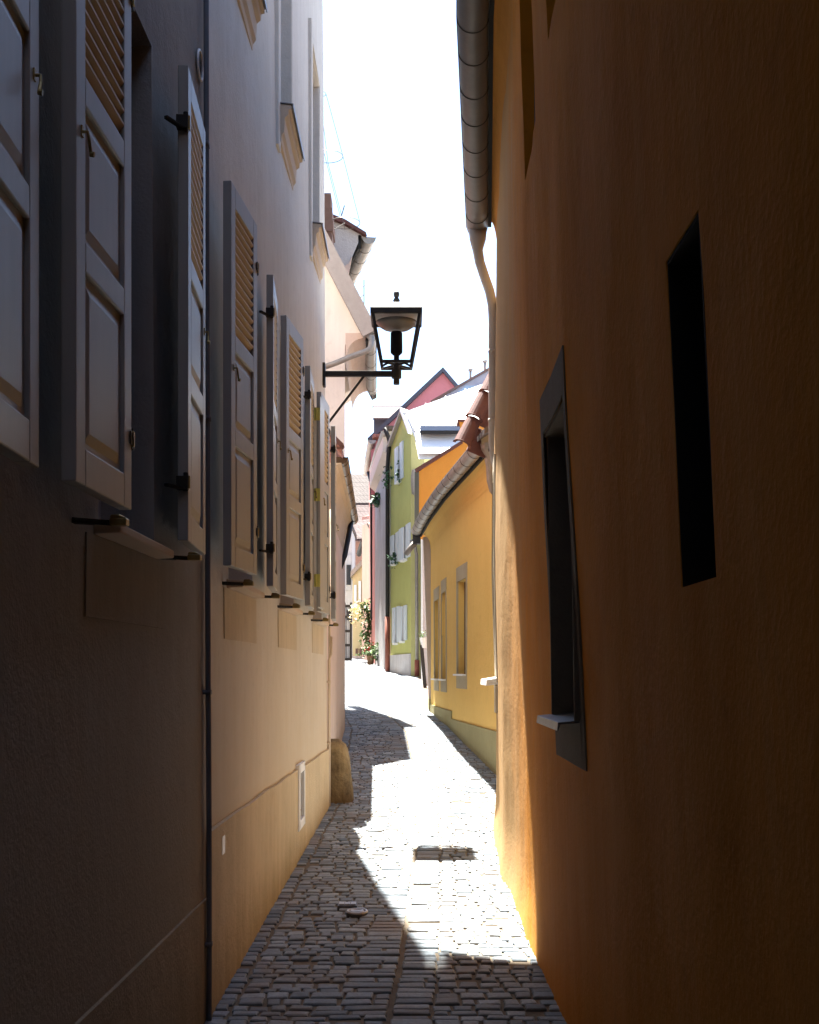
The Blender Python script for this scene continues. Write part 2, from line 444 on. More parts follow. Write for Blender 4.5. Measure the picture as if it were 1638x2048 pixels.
# ------------------------------------------------------------------ ground and street
g = MB()
ys = [-60,-20,-5,0,3,5.4,8,10,12,14,16,17.3,20,25,30,40,50,60,80,120,250,600]
for a, b_ in zip(ys, ys[1:]):
    g.quad((-400,a,gz(a)-.10),(400,a,gz(a)-.10),(400,b_,gz(b_)-.10),(-400,b_,gz(b_)-.10))
tag(g.build('ground', M['ground']), kind='structure')
st = MB()
n = 160
for i in range(n):
    a, b_ = -16 + 84*i/n, -16 + 84*(i+1)/n
    xa0, xb0 = (-1.4 if a < 13 else -4.5), (1.4 if a < 12 else 3)
    st.quad((xa0,a,gz(a)-.006),(xb0,a,gz(a)-.006),(xb0,b_,gz(b_)-.006),(xa0,b_,gz(b_)-.006))
tag(st.build('street', M['mortar']), kind='structure')
CH = [(2,-.22),(5.4,-.10),(6.5,-.04),(9.5,.05),(13,.10),(17,-.05),(20,-.35),(26,-.9),(34,-1.2),(46,-1.6)]
def street_left(Y): return XL(Y)-.02 if Y < END_L else lerp_tab([(11.8,-.86),(17.2,-.95),(21,-1.3),(25,-2.3),(34,-3.2),(60,-3.6)], Y)
def street_right(Y): return XR0(Y)+.03 if Y < 11.6 else lerp_tab([(11.6,.95),(13.2,1.06),(16.6,.70),(21,.36),(26,.3),(36,.26),(41,-.5),(50,-1.4),(60,-2.3)], Y)
pv = MB(); tint = []
def sett(x0, x1, y0, y1, lift=0):
    j = lambda k: random.uniform(-k, k)
    zt = .007 + j(.0042) + lift
    c = [(x0+j(.006), y0+j(.006)), (x1+j(.006), y0+j(.006)), (x1+j(.006), y1+j(.006)), (x0+j(.006), y1+j(.006))]
    cx, cy = sum(p[0] for p in c)/4, sum(p[1] for p in c)/4
    tl = (j(.02), j(.02)); vs = []
    for ins, z in ((0,-.03),(0,zt-.006),(.006,zt-.001),(.018,zt)):
        for x, y in c:
            w, h = (x1-x0)/2, (y1-y0)/2
            x2, y2 = cx+(x-cx)*(1-min(ins,w*.6)/w), cy+(y-cy)*(1-min(ins,h*.6)/h)
            vs.append((x2, y2, gz(y2)+z+(x2-cx)*tl[0]+(y2-cy)*tl[1]))
    fs = []
    for k in range(3):
        for q in range(4):
            fs.append((k*4+q, k*4+(q+1) % 4, (k+1)*4+(q+1) % 4, (k+1)*4+q))
    fs.append((12,13,14,15))
    pv.add(vs, fs); t = min(1, max(0, random.gauss(.42, .30))); tint.extend([t]*16)
Y = -3.0
row = 0
while Y < 62:
    k = 1 if Y < 24 else 1.8 if Y < 40 else 2.6
    d = random.uniform(.070, .098)*k
    xl, xr, xc = street_left(Y), street_right(Y), lerp_tab(CH, Y)
    jl, jl2 = random.uniform(-.012, .012), random.uniform(-.05, .05)
    # strip along the left wall
    for (a, b_, wmin, wmax) in ((xl, xl+.12+jl, .10, .13), (xl+.128+jl, xc-.24+jl2, .07, .135), (xc-.238+jl2, xc-.008, .12, .24), (xc+.008, xc+.20+jl, .12, .22), (xc+.202+jl, xr, .07, .135)):
        x = a
        yo = random.uniform(-.012, .012)
        while x < b_-.05:
            w = min(random.uniform(wmin, wmax)*k, b_-x)
            if b_-x-w < .06: w = b_-x
            if random.random() > .02:
                jit = random.uniform(-.010, .010)
                sett(x+.006*k, x+w-.008*k, Y+.007*k+yo+jit, Y+d-.008*k+yo+jit*.5)
            x += w
    Y += d
tag(pv.build('cobblestone_paving', M['sett'], smooth=False, colors=tint), kind='structure')

# ------------------------------------------------------------------ LEFT: tall house with shutters
def left_surf_raw(Y, z, plinth=True):
    x = XL(Y) - .006*(z-1.5)*min(1, max(0, Y/11.8))
    x += .006*noise.noise((Y*.7, z*.7, 1.3)) + .0025*noise.noise((Y*4, z*4, 7.1))
    if Y > END_L-.12: x -= .03*((Y-END_L+.12)/.12)**2
    return x
PL = lambda Y: .57 if Y < 5.52 else .87
def left_surf(Y, z):
    x = left_surf_raw(Y, z)
    if z < PL(Y)-.002+.006*noise.noise((Y*2, 0, 3)): x += .014
    return V((x, Y, z))
NL = lambda s: V((1, 0, 0))
tall = thing('tall_house', (-4.0, 0, 0), 'tall mauve grey rendered house with open louvred shutters in rows above the alley', 'house')
WIN = [(1.45,2.33),(3.76,4.50),(6.12,6.92),(8.2,8.95),(10.36,11.12)]
WINN = [(-1.9,-1.0)]
holes = [(a, b_, 2.08, 3.96) for a, b_ in WIN+WINN] + [(a, b_, 5.50, 7.05) for a, b_ in WIN] + [(a, b_, 8.6, 10.3) for a, b_ in WIN]
holes.append((9.03, 9.47, .46, .85, .10))
TOPL = 12.45
w = MB()
NEAR_END = 5.52
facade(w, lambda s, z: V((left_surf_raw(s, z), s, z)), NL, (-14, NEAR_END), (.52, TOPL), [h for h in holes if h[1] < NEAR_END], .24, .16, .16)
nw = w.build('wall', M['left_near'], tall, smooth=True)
nw['label'] = 'duskier wall section nearest the viewer, up to the thin downpipe'
w = MB()
facade(w, lambda s, z: V((left_surf_raw(s, z), s, z)), NL, (NEAR_END, END_L), (.52, TOPL), [h for h in holes if h[0] > NEAR_END], .24, .16, .16)
w.quad((XL(END_L)-.07, END_L, -.5), (-9, END_L, -.5), (-9, END_L, TOPL), (XL(END_L)-.07, END_L, TOPL))
w.quad((XL(-14), -14, -1.2), (-9, -14, -1.2), (-9, -14, TOPL), (XL(-14), -14, TOPL))
w.quad((-9, -14, -1.2), (-9, END_L, -.5), (-9, END_L, TOPL), (-9, -14, TOPL))
wo_ = w.build('wall', M['left'], tall, smooth=True)
# gable triangles and roof with deep eave
ev = -.16
for yy in (-14, END_L):
    r = MB(); r.quad((XL(yy)-.07, yy, TOPL), (-9, yy, TOPL), (-5, yy, TOPL+4.3))
    r.build('gable_wall', M['left'], tall)
r = MB()
for sx, ex in ((ev, -5), (-9.6, -5)):
    r.prism([(sx, -14.1, TOPL-.05), (ex, -14.1, TOPL+4.55), (ex, -14.1, TOPL+4.72), (sx, -14.1, TOPL+.10)], (0, END_L+14.1+.02, 0))
r.build('roof', M['tilebrown'], tall)
r = MB()
for k in range(9):
    a = math.pi/2*k/9; a2 = math.pi/2*(k+1)/9
    p = lambda t: (-.80+.60*(1-math.cos(t)), TOPL-.75+.68*math.sin(t))
    (x0, z0), (x1, z1) = p(a), p(a2)
    r.quad((x0+XL(-14)+.8, -14, z0), (x0+XL(END_L)+.8, END_L, z0), (x1+XL(END_L)+.8, END_L, z1), (x1+XL(-14)+.8, -14, z1))
r.build('eaves_cove', M['left'], tall, smooth=True)
# plinth
p = MB()
def slab_left(y0, y1, z0, z1, o0, o1, n=20):
    for i in range(n):
        a, b_ = y0+(y1-y0)*i/n, y0+(y1-y0)*(i+1)/n
        wv = lambda t: z1 + .008*noise.noise((t*1.7, 4, 2))
        pa, pb = left_surf_raw(a, z1), left_surf_raw(b_, z1)
        p.quad((pa+o1, a, z0), (pb+o1, b_, z0), (pb+o1, b_, wv(b_)-.005), (pa+o1, a, wv(a)-.005))
        p.quad((pa+o1, a, wv(a)-.005), (pb+o1, b_, wv(b_)-.005), (pb+o0, b_, wv(b_)), (pa+o0, a, wv(a)))
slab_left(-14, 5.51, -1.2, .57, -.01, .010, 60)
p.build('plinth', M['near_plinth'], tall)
p = MB()
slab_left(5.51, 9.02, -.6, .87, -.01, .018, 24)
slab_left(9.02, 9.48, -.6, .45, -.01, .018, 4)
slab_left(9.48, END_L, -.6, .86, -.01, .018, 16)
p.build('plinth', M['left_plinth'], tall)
# cellar vent
vt = MB()
vx = XL(9.25)
for a, b_, c, d in ((9.03,9.47,.40,.47),(9.03,9.47,.83,.90),(9.0,9.07,.40,.90),(9.43,9.5,.40,.90)):
    vt.box((vx-.03, a, c), (vx+.030, b_, d))
vf = vt.build('cellar_vent', M['white'], tall, bevel=.004)
vt = MB()
vt.box((vx-.09, 9.05, .45), (vx-.06, 9.45, .85))
for k in range(7): vt.box((vx-.05, 9.07, .49+.05*k), (vx-.03, 9.43, .52+.05*k))
vt.build('grille', M['zinc'], vf)
# vent ring and plate, cable conduit
rg = MB()
cx, cy, cz = left_surf_raw(5.37, 4.37), 5.37, 4.33
rg.tube([(cx+.01, cy+.062*math.cos(2*math.pi*k/24), cz+.062*math.sin(2*math.pi*k/24)) for k in range(25)], .006, 6, cap=False)
ring = rg.build('vent_ring', M['white'], tall, smooth=True)
rg = MB(); rg.prism([(cx+.002, cy+.055*math.cos(2*math.pi*k/20), cz+.055*math.sin(2*math.pi*k/20)) for k in range(20)], (.004, 0, 0))
rg.build('vent_mesh', M['dark'], ring)
pp = MB()
pp.tube([(left_surf_raw(5.45, z)+.022, 5.452, z) for z in [-.15, .4, .9, 1.6, 2.5, 3.5, 4.6, 5.8, 7.5, 9.5, 12.2]], .0125, 10)
for z in (.35, 1.5, 2.75, 4.0, 5.2, 6.6): pp.box((left_surf_raw(5.45, z)-.01, 5.43, z), (left_surf_raw(5.45, z)+.035, 5.475, z+.02))
pp.build('downpipe', M['pipedark'], tall, smooth=True)
pl = MB(); pl.box((XL(5.9)+.016, 5.81, .71), (XL(5.9)+.022, 5.90, .80))
pl.build('wall_plate', M['white'], tall, bevel=.002)
# windows, frames, panes, sills and aprons of the tall house
def left_window(a, b_, z0, z1, upper=False):
    xw = left_surf_raw((a+b_)/2, z0)
    f = MB(); x0, x1 = xw-.245, xw-.19
    fw = .055
    for (p0, p1, q0, q1) in ((a,a+fw,z0,z1),(b_-fw,b_,z0,z1),(a+fw,b_-fw,z0,z0+fw),(a+fw,b_-fw,z1-fw,z1),((a+b_)/2-.03,(a+b_)/2+.03,z0+fw,z1-fw),(a+fw,(a+b_)/2-.03,z0+(z1-z0)*.62,z0+(z1-z0)*.62+.035),((a+b_)/2+.03,b_-fw,z0+(z1-z0)*.62,z0+(z1-z0)*.62+.035)):
        f.box((x0, p0, q0), (x1, p1, q1))
    wo2 = f.build('window', M['framelight'], tall, bevel=.005)
    g2 = MB(); g2.box((xw-.236, a+.03, z0+.03), (xw-.228, b_-.03, z1-.03)); g2.build('pane', M['glass'], wo2)
    return wo2
for a, b_ in WIN+WINN:
    left_window(a, b_, 2.08, 3.96)
for a, b_ in WIN:
    left_window(a, b_, 5.50, 7.05); left_window(a, b_, 8.6, 10.3)
for a, b_ in WIN+WINN:
    # lower sill: thin sloped board
    xw = left_surf_raw((a+b_)/2, 2.0)
    s_ = MB()
    s_.prism([(xw-.2, a-.05, 2.10), (xw+.075, a-.05, 2.065), (xw+.075, a-.05, 2.035), (xw-.02, a-.05, 2.03), (xw-.2, a-.05, 2.03)], (0, b_-a+.10, 0))
    s_.build('sill', M['sillstone'], tall, bevel=.006)
    ap = MB(); panel_on(ap, lambda s_2, z_: V((left_surf_raw(s_2, z_), s_2, z_)), NL, a-.14, b_+.12, 1.77, 2.026, -.01, .005, 4, 2)
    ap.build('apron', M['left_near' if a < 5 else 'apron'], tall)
for zz in (5.49, 8.59):
    for a, b_ in WIN:
        xw = left_surf_raw((a+b_)/2, zz)
        s_ = MB()
        prof = [(-.1,.0),(.085,-.02),(.085,-.045),(.066,-.05),(.062,-.085),(.04,-.105),(.035,-.2),(.018,-.225),(.014,-.26),(-.02,-.27)]
        s_.prism([(xw+x, a-.05, zz+z) for x, z in prof], (0, b_-a+.10, 0))
        so = s_.build('stone_sill', M['sillstone'], tall)
        s_ = MB(); s_.prism([(xw-.1, a-.06, zz+.012), (xw+.10, a-.06, zz-.012), (xw+.10, a-.06, zz-.034), (xw+.094, a-.06, zz-.034), (xw+.094, a-.06, zz-.016), (xw-.1, a-.06, zz+.005)], (0, b_-a+.12, 0))
        s_.build('sill_flashing', M['lead'], so)
        # plaster surround strip hanging below the far end and framing the opening
        s_ = MB()
        for p0, p1, q0, q1 in ((a-.16, a-.02, zz-.33, zz+1.70), (b_+.02, b_+.16, zz-.33, zz+1.70), (a-.02, b_+.02, zz+1.57, zz+1.70)):
            s_.box((xw-.02, p0, q0), (xw+.010, p1, q1))
        s_.build('window_surround', M['left'], tall)
# shutters ------------------------------------------------------------
SW, SH, ST = .56, 1.80, .040
def make_shutter(sgn):
    f = MB()
    st_ = .085
    h = ST/2
    f.box((0, -h, 0), (st_, h, SH)); f.box((SW-st_, -h, 0), (SW, h, SH))
    rails = [(0, .10), (.575, .655), (1.02, 1.10), (1.70, SH)]
    for a, b_ in rails: f.box((st_, -h, a), (SW-st_, h, b_))
    o = f.build('shutter', M['shutter'], tall, bevel=.004, local=True)
    for a, b_ in ((.10, .575), (.655, 1.02)):
        m = MB()
        m.box((st_-.005, -.007, a-.005), (SW-st_+.005, .007, b_+.005))
        for s in (-1, 1):   # raised field with sloping edges on both faces
            q = [(st_+.022, a+.022), (SW-st_-.022, a+.022), (SW-st_-.022, b_-.022), (st_+.022, b_-.022)]
            q2 = [(st_+.05, a+.05), (SW-st_-.05, a+.05), (SW-st_-.05, b_-.05), (st_+.05, b_-.05)]
            vs = [(x, s*.0072, z) for x, z in q] + [(x, s*.015, z) for x, z in q2]
            m.add(vs, [(4,5,6,7)] + [(k, (k+1) % 4, 4+(k+1) % 4, 4+k) for k in range(4)])
        m.build('panel', M['shutter'], o, local=True)
    m = MB()
    ns = 14
    for k in range(ns):
        zc = 1.10 + (k+.5)*.60/ns
        dy = -.019*sgn
        m.prism([(st_-.004, -dy, zc+.024), (st_-.004, -dy, zc+.032), (st_-.004, dy*1.25, zc-.018), (st_-.004, dy*1.25, zc-.026)], (SW-2*st_+.008, 0, 0))
    m.build('louvre', M['louvre'], o, local=True)
    for z in (.22, 1.58):
        hn = MB()
        hn.tube([(-.012, sgn*.012, z-.035), (-.012, sgn*.012, z+.035)], .010, 8)
        hn.box((-.03, -.022, z-.03), (.0, .022, z+.02))
        hn.bar((-.012, sgn*.0, z-.025), (-.10, -sgn*.05, z-.025), .016, .012)
        hn.obox((.0, sgn*.021, z-.02), (.03, 0, 0), (0, sgn*.004, 0), (0, 0, .04))
        hn.build('hinge', M['iron'], o, local=True, bevel=.002)
    for z in (.22, 1.58):
        kb = MB(); kb.box((-.013, sgn*.016, z-.024), (.004, sgn*.028, z+.024))
        kb.build('hinge_pin', M['brass'], o, local=True, bevel=.003)
    lt = MB()
    lt.tube([(SW-.05, sgn*.02, .935), (SW-.05, sgn*.036, .935), (SW-.055, sgn*.038, .915), (SW-.072, sgn*.038, .885)], .0045, 7)
    lt.tube([(SW-.072, sgn*.036, .885), (SW-.072, sgn*.047, .883)], .0075, 8)
    lt.box((SW-.058, sgn*.021-.003, .922), (SW-.042, sgn*.021+.003, .95))
    lt.build('latch', M['brass'], o, local=True)
    return o
shA = make_shutter(1)      # hinge at the far jamb, lies toward the viewer
shB = make_shutter(-1)     # hinge at the near jamb side, lies away
used = {'A': False, 'B': False}
def put_shutter(kind, hy, ho, fo):
    """hinge at distance hy along the wall, standing ho off it; free edge fo off it"""
    src = shA if kind == 'A' else shB
    o = src if not used[kind] else copy_tree(src)
    used[kind] = True
    sgn = -1 if kind == 'A' else 1
    ang = math.asin(max(-1, min(1, (ho-fo)/SW)))
    z = 2.10
    x = left_surf_raw(hy, z) + ho
    rot = (-math.pi/2 - ang) if kind == 'A' else (math.pi/2 + ang)
    o.location = (x - tall.location.x, hy, z); o.rotation_euler = (0, 0, rot)
    return o
SHUT = [('B', 2.36, .11, .085), ('A', 3.68, .105, .09), ('B', 4.52, .105, .075), ('A', 6.14, .125, .075), ('B', 6.90, .105, .07),
        ('A', 8.24, .135, .075), ('B', 8.95, .105, .09), ('A', 10.34, .125, .095), ('B', 11.13, .105, .08), ('A', 1.40, .12, .1)]
for s in SHUT: put_shutter(*s)
# extra leaf folded behind the sixth shutter, with yellow strap hinges
for s in SHUT[:9]:
    kind, hy, ho, fo = s
    y1 = hy - .12 if kind == 'A' else hy + .14
    b_ = MB()
    x = left_surf_raw(y1, 2.05)
    zc = 2.045
    b_.bar((x-.02, y1-.06*(1 if kind == 'A' else 1), zc), (x+.05, y1-.02, zc), .016, .016)
    b_.tube([(x+.0, y1-.075, zc), (x+.06, y1-.03, zc), (x+.12, y1+.01, zc)], .009, 6)
    hk = b_.build('shutter_hook', M['iron'], tall)
    b_ = MB()
    b_.box((x+.095, y1-.025, zc-.008), (x+.145, y1+.02, zc+.014))
    b_.prism([(x+.095, y1-.025, zc+.014), (x+.145, y1-.025, zc+.014), (x+.125, y1-.025, zc+.024), (x+.1, y1-.025, zc+.024)], (0, .045, 0))
    b_.build('hook_stop', M['brass'], hk, bevel=.004)
leaf = MB()
yl = 9.60
xl_ = left_surf_raw(yl, 3)
leaf.box((xl_+.125, 9.48, 2.12), (xl_+.150, 9.95, 3.80))
lf = leaf.build('folded_leaf', M['shutter'], tall, bevel=.004)
for z in (2.28, 2.96, 3.60):
    hh = MB(); hh.box((xl_+.08, 9.472, z), (xl_+.149, 9.479, z+.10))
    hh.tube([(xl_+.118, 9.468, z), (xl_+.118, 9.468, z+.10)], .007, 6)
    hh.build('strap_hinge', M['yellowhinge'], lf)
# small pipes at the far corner
cp = MB()
xx = XL(11.62)
cp.tube([(xx+.02, 11.62, .3), (xx+.02, 11.62, 1.72), (xx+.045, 11.62, 1.78), (xx+.045, 11.62, 1.95)], .011, 8)
cp.tube([(xx+.02, 11.72, .25), (xx+.02, 11.72, 3.2)], .012, 8)
for z in (.9, 1.5): cp.box((xx-.03, 11.60, z), (xx+.04, 11.645, z+.02))
cp.build('service_pipe', M['sillstone'], tall, smooth=True)
# ------------------------------------------------------------------ street lamp
LY = 11.42
lamp = thing('street_lamp', (XL(LY)-.03, LY, 4.45), 'black iron lantern on a bracket arm sticking out from the shuttered house', 'street lamp')
px = at(793, 700, LY).x; az = at(0, 748, LY).z
wx = left_surf_raw(LY, 4.4)
b_ = MB()
b_.bar((wx-.03, LY, az), (px+.02, LY, az), .045, .052)
b_.tube([(wx, LY, at(0, 860, LY).z), (at(728, 0, LY).x, LY, az-.02)], .013, 8)
b_.box((wx-.02, LY-.05, az-.12), (wx+.025, LY+.05, az+.10))
b_.box((wx-.02, LY-.03, az-.62), (wx+.02, LY+.03, az-.48))
b_.build('bracket', M['iron'], lamp, bevel=.004)
zb, zr0, zr1 = at(0, 730, LY).z, at(0, 650, LY).z, at(0, 629, LY).z
hb, hr = .140, .222
b_ = MB()
b_.tube([(px, LY, az-.10), (px, LY, zb+.01)], .030, 12)
b_.tube([(px, LY, az-.04), (px, LY, az+.04)], .048, 12)
b_.build('post', M['iron'], lamp, smooth=False)
fr = MB()
for sx in (-1, 1):
    for sy in (-1, 1):
        fr.bar((px+sx*hb, LY+sy*hb, zb), (px+sx*hr, LY+sy*hr, zr1-.03), .028, .028, up=(0, 1, 0))
for z, h, t in ((zb, hb, .026), (zr1-.04, hr, .028)):
    for s in (-1, 1):
        fr.bar((px-h-.012, LY+s*h, z), (px+h+.012, LY+s*h, z), t, t); fr.bar((px+s*h, LY-h, z), (px+s*h, LY+h, z), t, t)
for s in (-1, 1):
    fr.bar((px, LY, zb-.0), (px+s*hb, LY+hb, zb), .02, .02); fr.bar((px, LY, zb), (px+s*hb, LY-hb, zb), .02, .02)
    fr.bar((px+s*hb, LY-hb, zb-.05), (px+s*.05, LY-hb, zb+.0), .012, .02)
    fr.bar((px+s*hb, LY-hb, zb), (px+s*hb, LY-hb, zb-.06), .014, .014)
fr.build('lantern_frame', M['iron'], lamp, bevel=.003)
rm = MB()
for s in (-1, 1):
    rm.box((px-.243, LY+s*.236-.008, zr1-.055), (px+.243, LY+s*.236+.008, zr1)); rm.box((px+s*.236-.008, LY-.228, zr1-.055), (px+s*.236+.008, LY+.228, zr1))
rm.build('rim', M['iron'], lamp, bevel=.003)
dm = MB(); dm.lathe((px, LY, zr1), [(.240,0),(.225,.018),(.17,.055),(.11,.083),(.05,.10),(.02,.11)], 4, sq=True)
dm.build('cap', M['white'], lamp)
dm = MB(); dm.lathe((px, LY, zr1+.10), [(.016,0),(.03,.016),(.034,.035),(.022,.055),(.018,.062),(.026,.075),(.028,.10),(.024,.115)], 14)
dm.build('finial', M['iron'], lamp, smooth=True)
dm = MB(); dm.lathe((px, LY, zr0-.035), [(.05,-.01),(.13,.0),(.175,.03),(.20,.06)], 24)
dm.build('reflector', M['zincold'], lamp, smooth=True)
dm = MB(); zl = at(0, 706, LY).z; dm.lathe((px, LY, zl), [(.035,-.02),(.056,.0),(.058,.02),(.056,.19),(.05,.20)], 18)
dm.tube([(px, LY, zb), (px, LY, zl)], .026, 12)
dm.build('bulb', M['bulb'], lamp, smooth=False)
gp = MB()
i0, i1 = hb-.006, hr-.008
for k in range(4):
    a, c = [(-1,-1),(1,-1),(1,1),(-1,1)][k], [(1,-1),(1,1),(-1,1),(-1,-1)][k]
    gp.quad((px+a[0]*i0, LY+a[1]*i0, zb+.01), (px+c[0]*i0, LY+c[1]*i0, zb+.01), (px+c[0]*i1, LY+c[1]*i1, zr0), (px+a[0]*i1, LY+a[1]*i1, zr0))
gp.build('pane', M['clear'], lamp)

# ------------------------------------------------------------------ RIGHT: leaning orange house
LEAN = [(-20,.055),(3,.055),(4.7,.051),(5.6,.037),(7,.018),(9,.004),(10,0),(20,0)]
def right_raw(Y, z):
    x = XR0(Y) - lerp_tab(LEAN, Y)*z
    x -= .045*math.exp(-((z-2.9)/1.3)**2)*math.exp(-((Y-10.2)/1.3)**2)
    x += .020*noise.noise((Y*.55, z*.45, 5.2)) + .008*noise.noise((Y*1.9, z*.9, 2.2)) + .0035*noise.noise((Y*6, z*4, 9))
    # hollow running up the wall beside the worn corner bulge
    x -= .030*math.exp(-((Y-8.6)/.42)**2)*(1/(1+math.exp((z-3.4)*2)))
    zf = max(0, 1-(z-gz(Y))/.42)
    x -= .028*zf*zf*min(1, max(0, (Y-5)/2.0))
    return x
def right_surf(Y, z): return V((right_raw(Y, z), Y, z))
NR = lambda s: V((-1, 0, 0))
oh = thing('orange_house', (3.5, 0, 0), 'leaning dark orange house with uneven render and narrow recessed windows', 'house')
RW = [(4.68, 5.46, 1.41, 2.69, .16), (2.50, 2.82, 1.80, 2.57, .40), (5.30, 5.95, 4.05, 5.3, .14), (4.10, 4.72, 4.1, 5.3, .14), (10.05, 10.7, 1.56, 3.3, .10), (-2.6, -1.7, 1.4, 2.9, .2)]
w = MB()
facade(w, right_surf, NR, (-14, 12.0), (-.9, 5.55), RW, .16, .075, .08)
w.quad((1.03, 12.0, -.5), (8, 12.0, -.5), (8, 12.0, 5.6), (1.03, 12.0, 5.6))
w.quad((.85, -14, -1.2), (8, -14, -1.2), (8, -14, 5.6), (.85, -14, 5.6))
w.quad((8, -14, -1.2), (8, 12, -.5), (8, 12, 5.6), (8, -14, 5.6))
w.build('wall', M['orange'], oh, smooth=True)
# window with grey surround
def surround(a, b_, z0, z1, wd, wtop, wbot, mat='surround', out=.006):
    m = MB()
    for p0, p1, q0, q1 in ((a-wd, a, z0-wbot, z1+wtop), (b_, b_+wd, z0-wbot, z1+wtop), (a, b_, z1, z1+wtop), (a, b_, z0-wbot, z0)):
        panel_on(m, right_surf, NR, p0, p1, q0, q1, -.01, out, 3, 6)
    return m.build('window_surround', M[mat], oh)
surround(4.68, 5.46, 1.41, 2.69, .08, .17, .19)
m = MB()   # painted reveal lining inside that window
for (p0, p1, q0, q1) in ((4.682, 4.70, 1.41, 2.69), (5.44, 5.458, 1.41, 2.69)):
    m.obox((right_raw(p0, 2)+.002, p0, q0), (.15, 0, 0), (0, p1-p0, 0), (-.02, 0, q1-q0))
m.obox((right_raw(5.0, 2.68)-.0, 4.70, 2.67), (.15, 0, 0), (0, .74, 0), (0, 0, .018))
m.build('reveal_lining', M['surround'], oh)
def right_window(a, b_, z0, z1, dep, mat, cross=.6):
    xw = right_raw((a+b_)/2, (z0+z1)/2)+dep
    f = MB(); fw = .055
    for (p0, p1, q0, q1) in ((a,a+fw,z0,z1),(b_-fw,b_,z0,z1),(a+fw,b_-fw,z0,z0+fw),(a+fw,b_-fw,z1-fw,z1),((a+b_)/2-.025,(a+b_)/2+.025,z0+fw,z1-fw),(a+fw,(a+b_)/2-.025,z0+(z1-z0)*cross,z0+(z1-z0)*cross+.03),((a+b_)/2+.025,b_-fw,z0+(z1-z0)*cross,z0+(z1-z0)*cross+.03)):
        f.box((xw-.03, p0, q0), (xw+.03, p1, q1))
    fo = f.build('window', M[mat], oh, bevel=.004)
    g2 = MB(); g2.box((xw+.0, a+.03, z0+.03), (xw+.006, b_-.03, z1-.03)); g2.build('pane', M['glass'], fo)
    return fo
right_window(4.68, 5.46, 1.41, 2.69, .13, 'frame', .42)
right_window(5.30, 5.95, 4.05, 5.3, .10, 'frame'); right_window(4.10, 4.72, 4.1, 5.3, .10, 'frame')
right_window(10.05, 10.7, 1.56, 3.3, .085, 'frameb'); right_window(-2.6, -1.7, 1.4, 2.9, .15, 'frame')
s_ = MB(); xw = right_raw(5.1, 1.4)
s_.prism([(xw+.15, 4.74, 1.428), (xw-.09, 4.74, 1.402), (xw-.094, 4.74, 1.368), (xw-.088, 4.74, 1.368), (xw-.08, 4.74, 1.393), (xw+.15, 4.74, 1.413)], (0, .77, 0))
s_.build('window_sill', M['lead'], oh, bevel=.003)
s_ = MB(); xw = right_raw(10.4, 1.5)
s_.prism([(xw+.10, 9.98, 1.575), (xw-.11, 9.98, 1.54), (xw-.115, 9.98, 1.49), (xw+.10, 9.98, 1.51)], (0, .82, 0))
s_.build('window_sill', M['white'], oh, bevel=.003)
m = MB()
panel_on(m, right_surf, NR, 10.0, 10.75, 1.26, 1.49, -.01, .02, 2, 2)
panel_on(m, right_surf, NR, 9.95, 10.05, 1.52, 3.42, -.01, .012, 2, 4); panel_on(m, right_surf, NR, 10.7, 10.8, 1.52, 3.42, -.01, .012, 2, 4)
panel_on(m, right_surf, NR, 10.05, 10.7, 3.3, 3.42, -.01, .012, 2, 2)
m.build('window_surround', M['apron'], oh)
# black slit: dark recess with an old lattice far inside
d = MB(); xs = right_raw(2.6, 2.2)+.39
d.box((xs, 2.4, 1.75), (xs+.03, 2.85, 2.6)); 
for (p0, p1, q0, q1) in ((2.502,2.512,1.802,2.568),(2.81,2.818,1.802,2.568),(2.512,2.81,2.558,2.568)):
    d.prism([(right_raw(p0, q0)+.003, p0, q0), (right_raw(p0, q1)+.003, p0, q1), (xs, p0, q1), (xs, p0, q0)], (0, p1-p0, 0))
d.build('slit_opening', M['dark'], oh)
d = MB(); d.box((xs-.25, 2.515, 1.803), (xs-.02, 2.805, 1.83)); d.build('slit_sill', M['surround'], oh)
# cove, gutter, downpipe, roof
GX = [(-14,.27),(3,.30),(7.32,.386),(11.05,.628)]
GZR = 5.72
def gxr(Y): return lerp_tab(GX, Y)
cv = MB(); n = 8
ysr = [-14,-8,-3,0,2,4,5,6,7,7.5,8,8.5,9,9.5,10,10.5,11.0]
for a, b_ in zip(ysr, ysr[1:]):
    for k in range(n):
        def P(Y, t):
            x0, x1 = right_raw(Y, 5.25)+.02, gxr(Y)+.125
            return V((x0+(x1-x0)*(1-math.cos(t*math.pi/2)), Y, 5.22+.53*math.sin(t*math.pi/2)))
        cv.quad(P(a, k/n), P(b_, k/n), P(b_, (k+1)/n), P(a, (k+1)/n))
ye = 11.0
cap = [P(ye, k/n) for k in range(n+1)] + [V((1.1, ye, 5.75)), V((1.1, ye, 5.22))]
cv.quad(*cap)
cv.build('eaves_cove', M['soffit'], oh, smooth=False)
fa = MB()
for a, b_ in zip(ysr, ysr[1:]):
    fa.add([(gxr(a)+.10, a, 5.70), (gxr(b_)+.10, b_, 5.70), (gxr(b_)+.10, b_, 5.90), (gxr(a)+.10, a, 5.90), (gxr(a)+.13, a, 5.70), (gxr(b_)+.13, b_, 5.70), (gxr(b_)+.13, b_, 5.90), (gxr(a)+.13, a, 5.90)], [(0,1,2,3),(4,5,6,7),(0,1,5,4),(3,2,6,7)])
fa.build('fascia', M['dark'], oh)  # near-black colour stands in for the shadow gap between gutter and soffit
